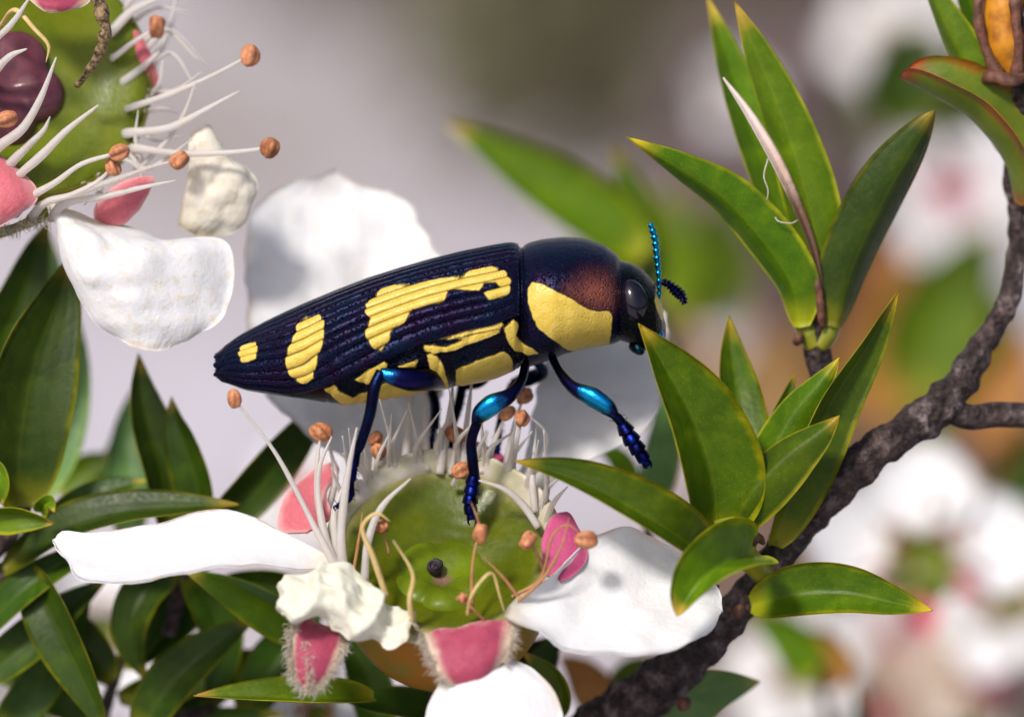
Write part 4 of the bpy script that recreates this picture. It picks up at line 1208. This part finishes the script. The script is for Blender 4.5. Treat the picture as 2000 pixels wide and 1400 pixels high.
ROLL = math.radians(9)


def smooth_interp(x, T):
    y = np.interp(x, T[:, 0], T[:, 1])
    k = np.ones(5) / 5
    yp = np.r_[[y[0]] * 2, y, [y[-1]] * 2]
    return np.convolve(yp, k, 'valid')


def section(px, th, scale=1.0, far=False):
    """points of the body skin at image column px (array nu) and angle th (nu, nv), 0 = back, pi/2 = side, pi = belly"""
    t, b, hw = (smooth_interp(px, A)[:, None] for A in (TOP, BOT, HW))
    cy = (t + b) / 2
    h = (b - t) / 200
    c, s = np.cos(th), np.sin(th)
    e = 2 / 2.35
    yy = np.sign(c) * np.abs(c) ** e * h * scale
    zz = np.sign(s) * np.abs(s) ** e * hw * scale
    # flanks bulge low, back narrower
    zz = zz * (1 - .10 * np.clip(c, 0, 1) ** 2)
    if far:
        zz = -zz
    y2 = yy * math.cos(ROLL) - zz * math.sin(ROLL) * .8
    z2 = yy * math.sin(ROLL) * .8 + zz * math.cos(ROLL)
    x = (px[:, None] - 1000) / 100 * np.ones_like(th)
    return np.stack([x, (700 - cy) / 100 + y2, z2], -1)


MK_C = [(748, 566), (860, 549), (902, 543), (920, 533), (960, 525), (985, 532), (997, 550), (993, 572), (980, 584), (955, 585), (945, 574), (958, 566), (976, 562), (968, 553),
        (945, 556), (936, 568), (876, 567), (866, 592), (805, 604), (790, 628), (762, 650), (757, 672), (745, 686), (732, 682), (716, 660), (714, 648), (726, 625), (714, 612), (716, 598)]
MK_B = [(582, 634), (600, 622), (624, 618), (634, 630), (632, 665), (620, 700), (612, 735), (598, 746), (580, 742), (562, 725), (558, 700), (568, 672), (578, 655)]
MK_A = [(467, 690), (475, 678), (500, 671), (504, 678), (500, 700), (475, 707)]
BODY_MARKS = [
    [(1031, 562), (1039, 551), (1058, 553), (1085, 568), (1120, 585), (1140, 600), (1165, 608), (1190, 606), (1196, 620), (1194, 645), (1190, 676), (1150, 690), (1108, 684), (1070, 656), (1048, 638), (1038, 612), (1031, 590)],
    [(984, 642), (1003, 624), (1014, 634), (1008, 655), (1018, 670), (1040, 680), (1052, 690), (1030, 694), (1004, 685), (992, 668)],
    [(832, 655), (880, 650), (930, 640), (980, 627), (983, 637), (930, 650), (890, 660), (833, 668)],
    [(826, 673), (870, 678), (930, 652), (978, 640), (975, 650), (930, 668), (885, 685), (850, 690), (828, 683)],
    [(890, 722), (930, 705), (985, 686), (1000, 700), (1003, 724), (960, 744), (890, 756)],
    [(834, 690), (852, 694), (866, 715), (880, 765), (850, 772), (842, 735)],
    [(775, 716), (815, 703), (812, 716), (790, 724)],
    [(692, 742), (720, 722), (750, 706), (757, 712), (748, 732), (718, 752)],
    [(632, 760), (655, 752), (662, 765), (690, 776), (728, 760), (760, 745), (775, 744), (836, 752), (836, 775), (760, 790), (700, 800), (665, 790)],
    [(1282, 566), (1290, 580), (1296, 610), (1300, 630), (1290, 622), (1278, 590)],
]
COPPER = [(1118, 572), (1150, 545), (1180, 545), (1195, 570), (1192, 590), (1170, 600), (1145, 592)]
beetle = thing('jewel_beetle', 'shiny black beetle with yellow bands and metallic blue legs, standing on the blossom', 'beetle', P(860, 1000, -.5))

# body: one continuous skin, tail to mouth
px = np.r_[np.linspace(425, 1000, 150), np.linspace(1003, 1300, 150)]
nth = 150
th = np.linspace(0, 2 * np.pi, nth, endpoint=False)[None] * np.ones((len(px), 1))
near = np.where(th <= np.pi, th, 2 * np.pi - th)
V = section(px, th)
mirror = section(px, near)
qx, qy = to_px(mirror)
my = np.interp(px, MARGIN[:, 0], MARGIN[:, 1])[:, None]
under = ((px[:, None] < 1010) & (qy < my + 2)).astype(float)
mark = np.full(qx.shape, -60.0)
for pl in BODY_MARKS:
    mark = np.maximum(mark, poly_sd(qx, qy, pl))
mark[near < .6] = -60
cop = np.clip(poly_sd(qx, qy, COPPER) / 62 + .66, 0, 1) ** 1.8 - np.clip((qx - 1212) / 6, 0, 1) - .55 * ((qy > my) & (px[:, None] < 1030))
cen = np.stack([(px - 1000) / 100, (700 - (smooth_interp(px, TOP) + smooth_interp(px, BOT)) / 2) / 100, 0 * px], -1)[:, None]
# sclerites: yellow plates stand proud, seams sink in
dip = 1 - .05 * under - .035 * np.clip(-mark / 5, 0, 1) * ((qy > my) & (px[:, None] < 1030)) + .0 * qx
dip = dip - .03 * np.exp(-((px[:, None] - 1211) / 5) ** 2) - .03 * np.exp(-((px[:, None] - 1019) / 4) ** 2)
for gx0 in (640, 700, 760, 838, 885):
    dip = dip - .02 * np.exp(-((qx - gx0 - (790 - qy) * .25) / 4) ** 2) * (qy > my)
V = cen + (V - cen) * dip[..., None]
# close the ends
V = V.reshape(-1, 3)
F = grid_faces(len(px), nth, True).tolist()
F.append(list(range(nth))[::-1]); F.append([(len(px) - 1) * nth + k for k in range(nth)])
body = mk('body', V, F, M_BEETLE, beetle, attrs={'mark': mark, 'copper': cop, 'rib': np.ones(mark.shape)})

# wing cases
px = np.linspace(424, 1012, 230)
nv = 150
vv = np.linspace(0, 1, nv)[None]
ths = np.linspace(0, np.pi, 300)[None] * np.ones((len(px), 1))
sy = to_px(section(px, ths))[1]
my = np.interp(px, MARGIN[:, 0], MARGIN[:, 1])
thm = np.array([ths[0][np.argmax(sy[i] > my[i])] if (sy[i] > my[i]).any() else 2.9 for i in range(len(px))])
thm = np.clip(thm, .9, 2.75)
thm = np.convolve(np.r_[[thm[0]] * 4, thm, [thm[-1]] * 4], np.ones(9) / 9, 'valid')
NR = 10
for far in (False, True):
    th = thm[:, None] * vv ** .97
    g = section(px, th)
    qx, qy = to_px(g)
    rib = np.abs(np.sin(np.pi * NR * vv)) ** .8 * np.ones((len(px), 1))
    beads = .5 + .5 * np.sin(px[:, None] * .95 + 3 * vv * NR)
    endf = np.clip(np.minimum((px - 424) / 40, (1012 - px) / 25), 0, 1)[:, None]
    G = section(px, th, far=far)
    ce = np.stack([(px - 1000) / 100, (700 - (smooth_interp(px, TOP) + smooth_interp(px, BOT)) / 2) / 100, 0 * px], -1)[:, None]
    out = unit(G - ce)
    dsp = .015 + .050 * (rib - .6) * endf - .012 * beads * (1 - rib) * endf + .02 * np.exp(-((vv - 1) / .02) ** 2)
    if far:
        G[:, 0] -= 0
    G = G + out * dsp[..., None]
    # saw-toothed tip
    tipz = np.clip((440 - px) / 16, 0, 1)[:, None]
    G[..., 0] += .05 * tipz * np.sin(vv * 22)
    mark = np.full(qx.shape, -60.0)
    for pl in (MK_A, MK_B, MK_C):
        mark = np.maximum(mark, poly_sd(qx, qy, pl))
    mark = mark + 3.0 * (rib - .6)
    V, F, uv = sheet_geo(G, .05)
    mk('wing_case', V, F, M_BEETLE, beetle, uv, attrs={'mark': np.r_[mark.ravel(), mark.ravel()], 'copper': np.zeros(2 * mark.size), 'rib': np.r_[rib.ravel(), rib.ravel()]})

# eyes
def ellipsoid(name, c, a, b, cc, mat, parent, nu=18, nv=28, bump=0):
    ph = np.linspace(.01, np.pi - .01, nu)[:, None]
    t = np.linspace(0, 2 * np.pi, nv, endpoint=False)[None]
    V = c + (np.cos(ph) * np.ones_like(t))[..., None] * a + (np.sin(ph) * np.cos(t))[..., None] * b + (np.sin(ph) * np.sin(t))[..., None] * cc
    V = V.reshape(-1, 3)
    if bump:
        V = V + unit(V - c) * (bump * wobble(V, 14, 3, 2))[:, None]
    return mk(name, V, grid_faces(nu, nv, True).tolist(), mat, parent, np.zeros((nu * nv, 2)))


for sgn in (1, -1):
    ellipsoid('eye', np.array([2.37, 1.08 if sgn > 0 else 1.25, .74 * sgn]), np.array([.15, -.44, .04 * sgn]), np.array([.27, .10, -.10 * sgn]), np.array([.05, .10, .32 * sgn]), M_EYE, body)
# mouthparts
ellipsoid('mandible', P(1246, 680, -.35), np.array([.08, -.14, 0]), np.array([.14, .05, 0]), np.array([0, 0, .25]), M_MOUTH, body, bump=.03)
ellipsoid('labrum', P(1282, 652, -.45), np.array([.13, .05, 0]), np.array([-.05, .12, .02]), np.array([0, 0, .16]), M_ANTENNA, body, bump=.02)
ellipsoid('palp', P(1292, 668, -.35), np.array([.05, -.12, .02]), np.array([.06, .03, 0]), np.array([0, 0, .1]), M_MOUTH, body, bump=.02)


# antennae with saw-toothed joints
def antenna(pts, r, mat, teeth=11):
    Q = PP(pts)
    f = lambda u: .62 + .62 * ((u * teeth) % 1.0) ** 1.3
    V, F, uv = tube_geo(Q, r, n=10, nu=teeth * 9, radfun=f, flat=.7)
    return mk('antenna', V, F, mat, beetle, uv)


antenna([(1288, 582, -.55), (1287, 545, -.75), (1283, 500, -.85), (1279, 465, -.9), (1270, 436, -.95)], [.06, .07, .10, .11, .08], M_ANTENNA)
antenna([(1282, 556, .3), (1300, 552, .1), (1318, 566, 0), (1332, 580, -.1), (1338, 594, -.1)], [.06, .09, .13, .12, .07], M_LEG_DARK)


# legs: femur carries shin and foot
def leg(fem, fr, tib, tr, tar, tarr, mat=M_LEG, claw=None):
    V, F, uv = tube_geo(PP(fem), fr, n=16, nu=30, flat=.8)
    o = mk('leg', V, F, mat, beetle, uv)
    V, F, uv = tube_geo(PP(tib), tr, n=12, nu=30)
    mk('shin', V, F, M_LEG_DARK, o, uv)
    f = lambda u: .72 + .36 * ((u * 4.5) % 1.0) ** .6
    V, F, uv = tube_geo(PP(tar), tarr, n=10, nu=46, radfun=lambda u: 1.2 * f(u), flat=.72)
    parts = [(V, F, uv)]
    if claw:
        for c in claw:
            parts.append(tube_geo(PP(c), [.03, .025, .008], n=6, nu=10))
    # bristles
    Q = np.concatenate([spline(PP(tib), 16), spline(PP(tar), 16)])
    br = []
    for k in range(4, 32):
        d = unit(rng.normal(size=3)) * .19
        br.append(tube_geo(np.array([Q[k], Q[k] + d * .7, Q[k] + d]), [.01, .008, .003], n=3, nu=4))
    V, F, uv = merge(parts)
    mk('foot', V, F, M_TARSUS, o, uv)
    V, F, uv = merge(br)
    tag(mk('bristles', V, F, M_TARSUS, o, uv), kind='stuff')
    return o


# near side: front, middle, hind
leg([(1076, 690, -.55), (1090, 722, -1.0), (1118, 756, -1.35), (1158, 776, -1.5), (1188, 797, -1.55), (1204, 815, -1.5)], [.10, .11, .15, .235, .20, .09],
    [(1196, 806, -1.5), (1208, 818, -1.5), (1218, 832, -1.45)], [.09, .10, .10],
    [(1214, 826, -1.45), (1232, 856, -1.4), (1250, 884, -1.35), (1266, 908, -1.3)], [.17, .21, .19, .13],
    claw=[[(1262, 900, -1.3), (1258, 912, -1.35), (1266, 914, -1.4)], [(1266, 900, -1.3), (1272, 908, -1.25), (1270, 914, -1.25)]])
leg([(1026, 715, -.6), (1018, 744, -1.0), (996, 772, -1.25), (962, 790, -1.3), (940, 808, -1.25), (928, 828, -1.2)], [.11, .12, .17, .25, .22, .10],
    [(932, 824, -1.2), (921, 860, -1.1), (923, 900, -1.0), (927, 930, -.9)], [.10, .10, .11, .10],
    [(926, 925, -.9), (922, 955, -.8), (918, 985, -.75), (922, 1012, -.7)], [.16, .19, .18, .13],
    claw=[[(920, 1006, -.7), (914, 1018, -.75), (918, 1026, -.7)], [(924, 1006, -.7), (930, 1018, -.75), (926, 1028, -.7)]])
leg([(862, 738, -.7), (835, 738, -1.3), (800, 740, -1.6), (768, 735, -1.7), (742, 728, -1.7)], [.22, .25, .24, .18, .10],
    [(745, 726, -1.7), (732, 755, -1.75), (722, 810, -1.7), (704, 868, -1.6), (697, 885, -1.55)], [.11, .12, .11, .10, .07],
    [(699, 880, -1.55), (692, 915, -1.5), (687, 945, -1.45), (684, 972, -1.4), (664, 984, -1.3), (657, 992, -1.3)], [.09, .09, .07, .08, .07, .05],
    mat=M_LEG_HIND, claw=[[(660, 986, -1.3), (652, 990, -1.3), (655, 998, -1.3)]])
# far side
leg([(1040, 700, .6), (1060, 725, 1.0), (1030, 740, 1.3), (1000, 750, 1.4)], [.10, .13, .16, .10],
    [(1000, 750, 1.4), (985, 790, 1.3), (975, 830, 1.1)], [.08, .08, .07], [(975, 830, 1.1), (972, 860, .9), (970, 885, .7)], [.09, .1, .08], M_LEG_DARK)
leg([(960, 725, .6), (935, 745, 1.0), (905, 752, 1.3), (900, 757, 1.3)], [.12, .16, .14, .10],
    [(903, 752, 1.3), (896, 790, 1.1), (885, 830, .9)], [.10, .10, .07], [(885, 830, .9), (880, 870, .6), (878, 905, .4)], [.07, .07, .05], M_LEG_DARK)
leg([(870, 740, .7), (850, 748, 1.2), (830, 750, 1.5)], [.18, .2, .12],
    [(838, 748, 1.5), (850, 790, 1.2), (848, 835, .8)], [.10, .11, .10], [(848, 830, .8), (842, 870, .5), (838, 905, .3)], [.07, .07, .05], M_LEG_DARK)
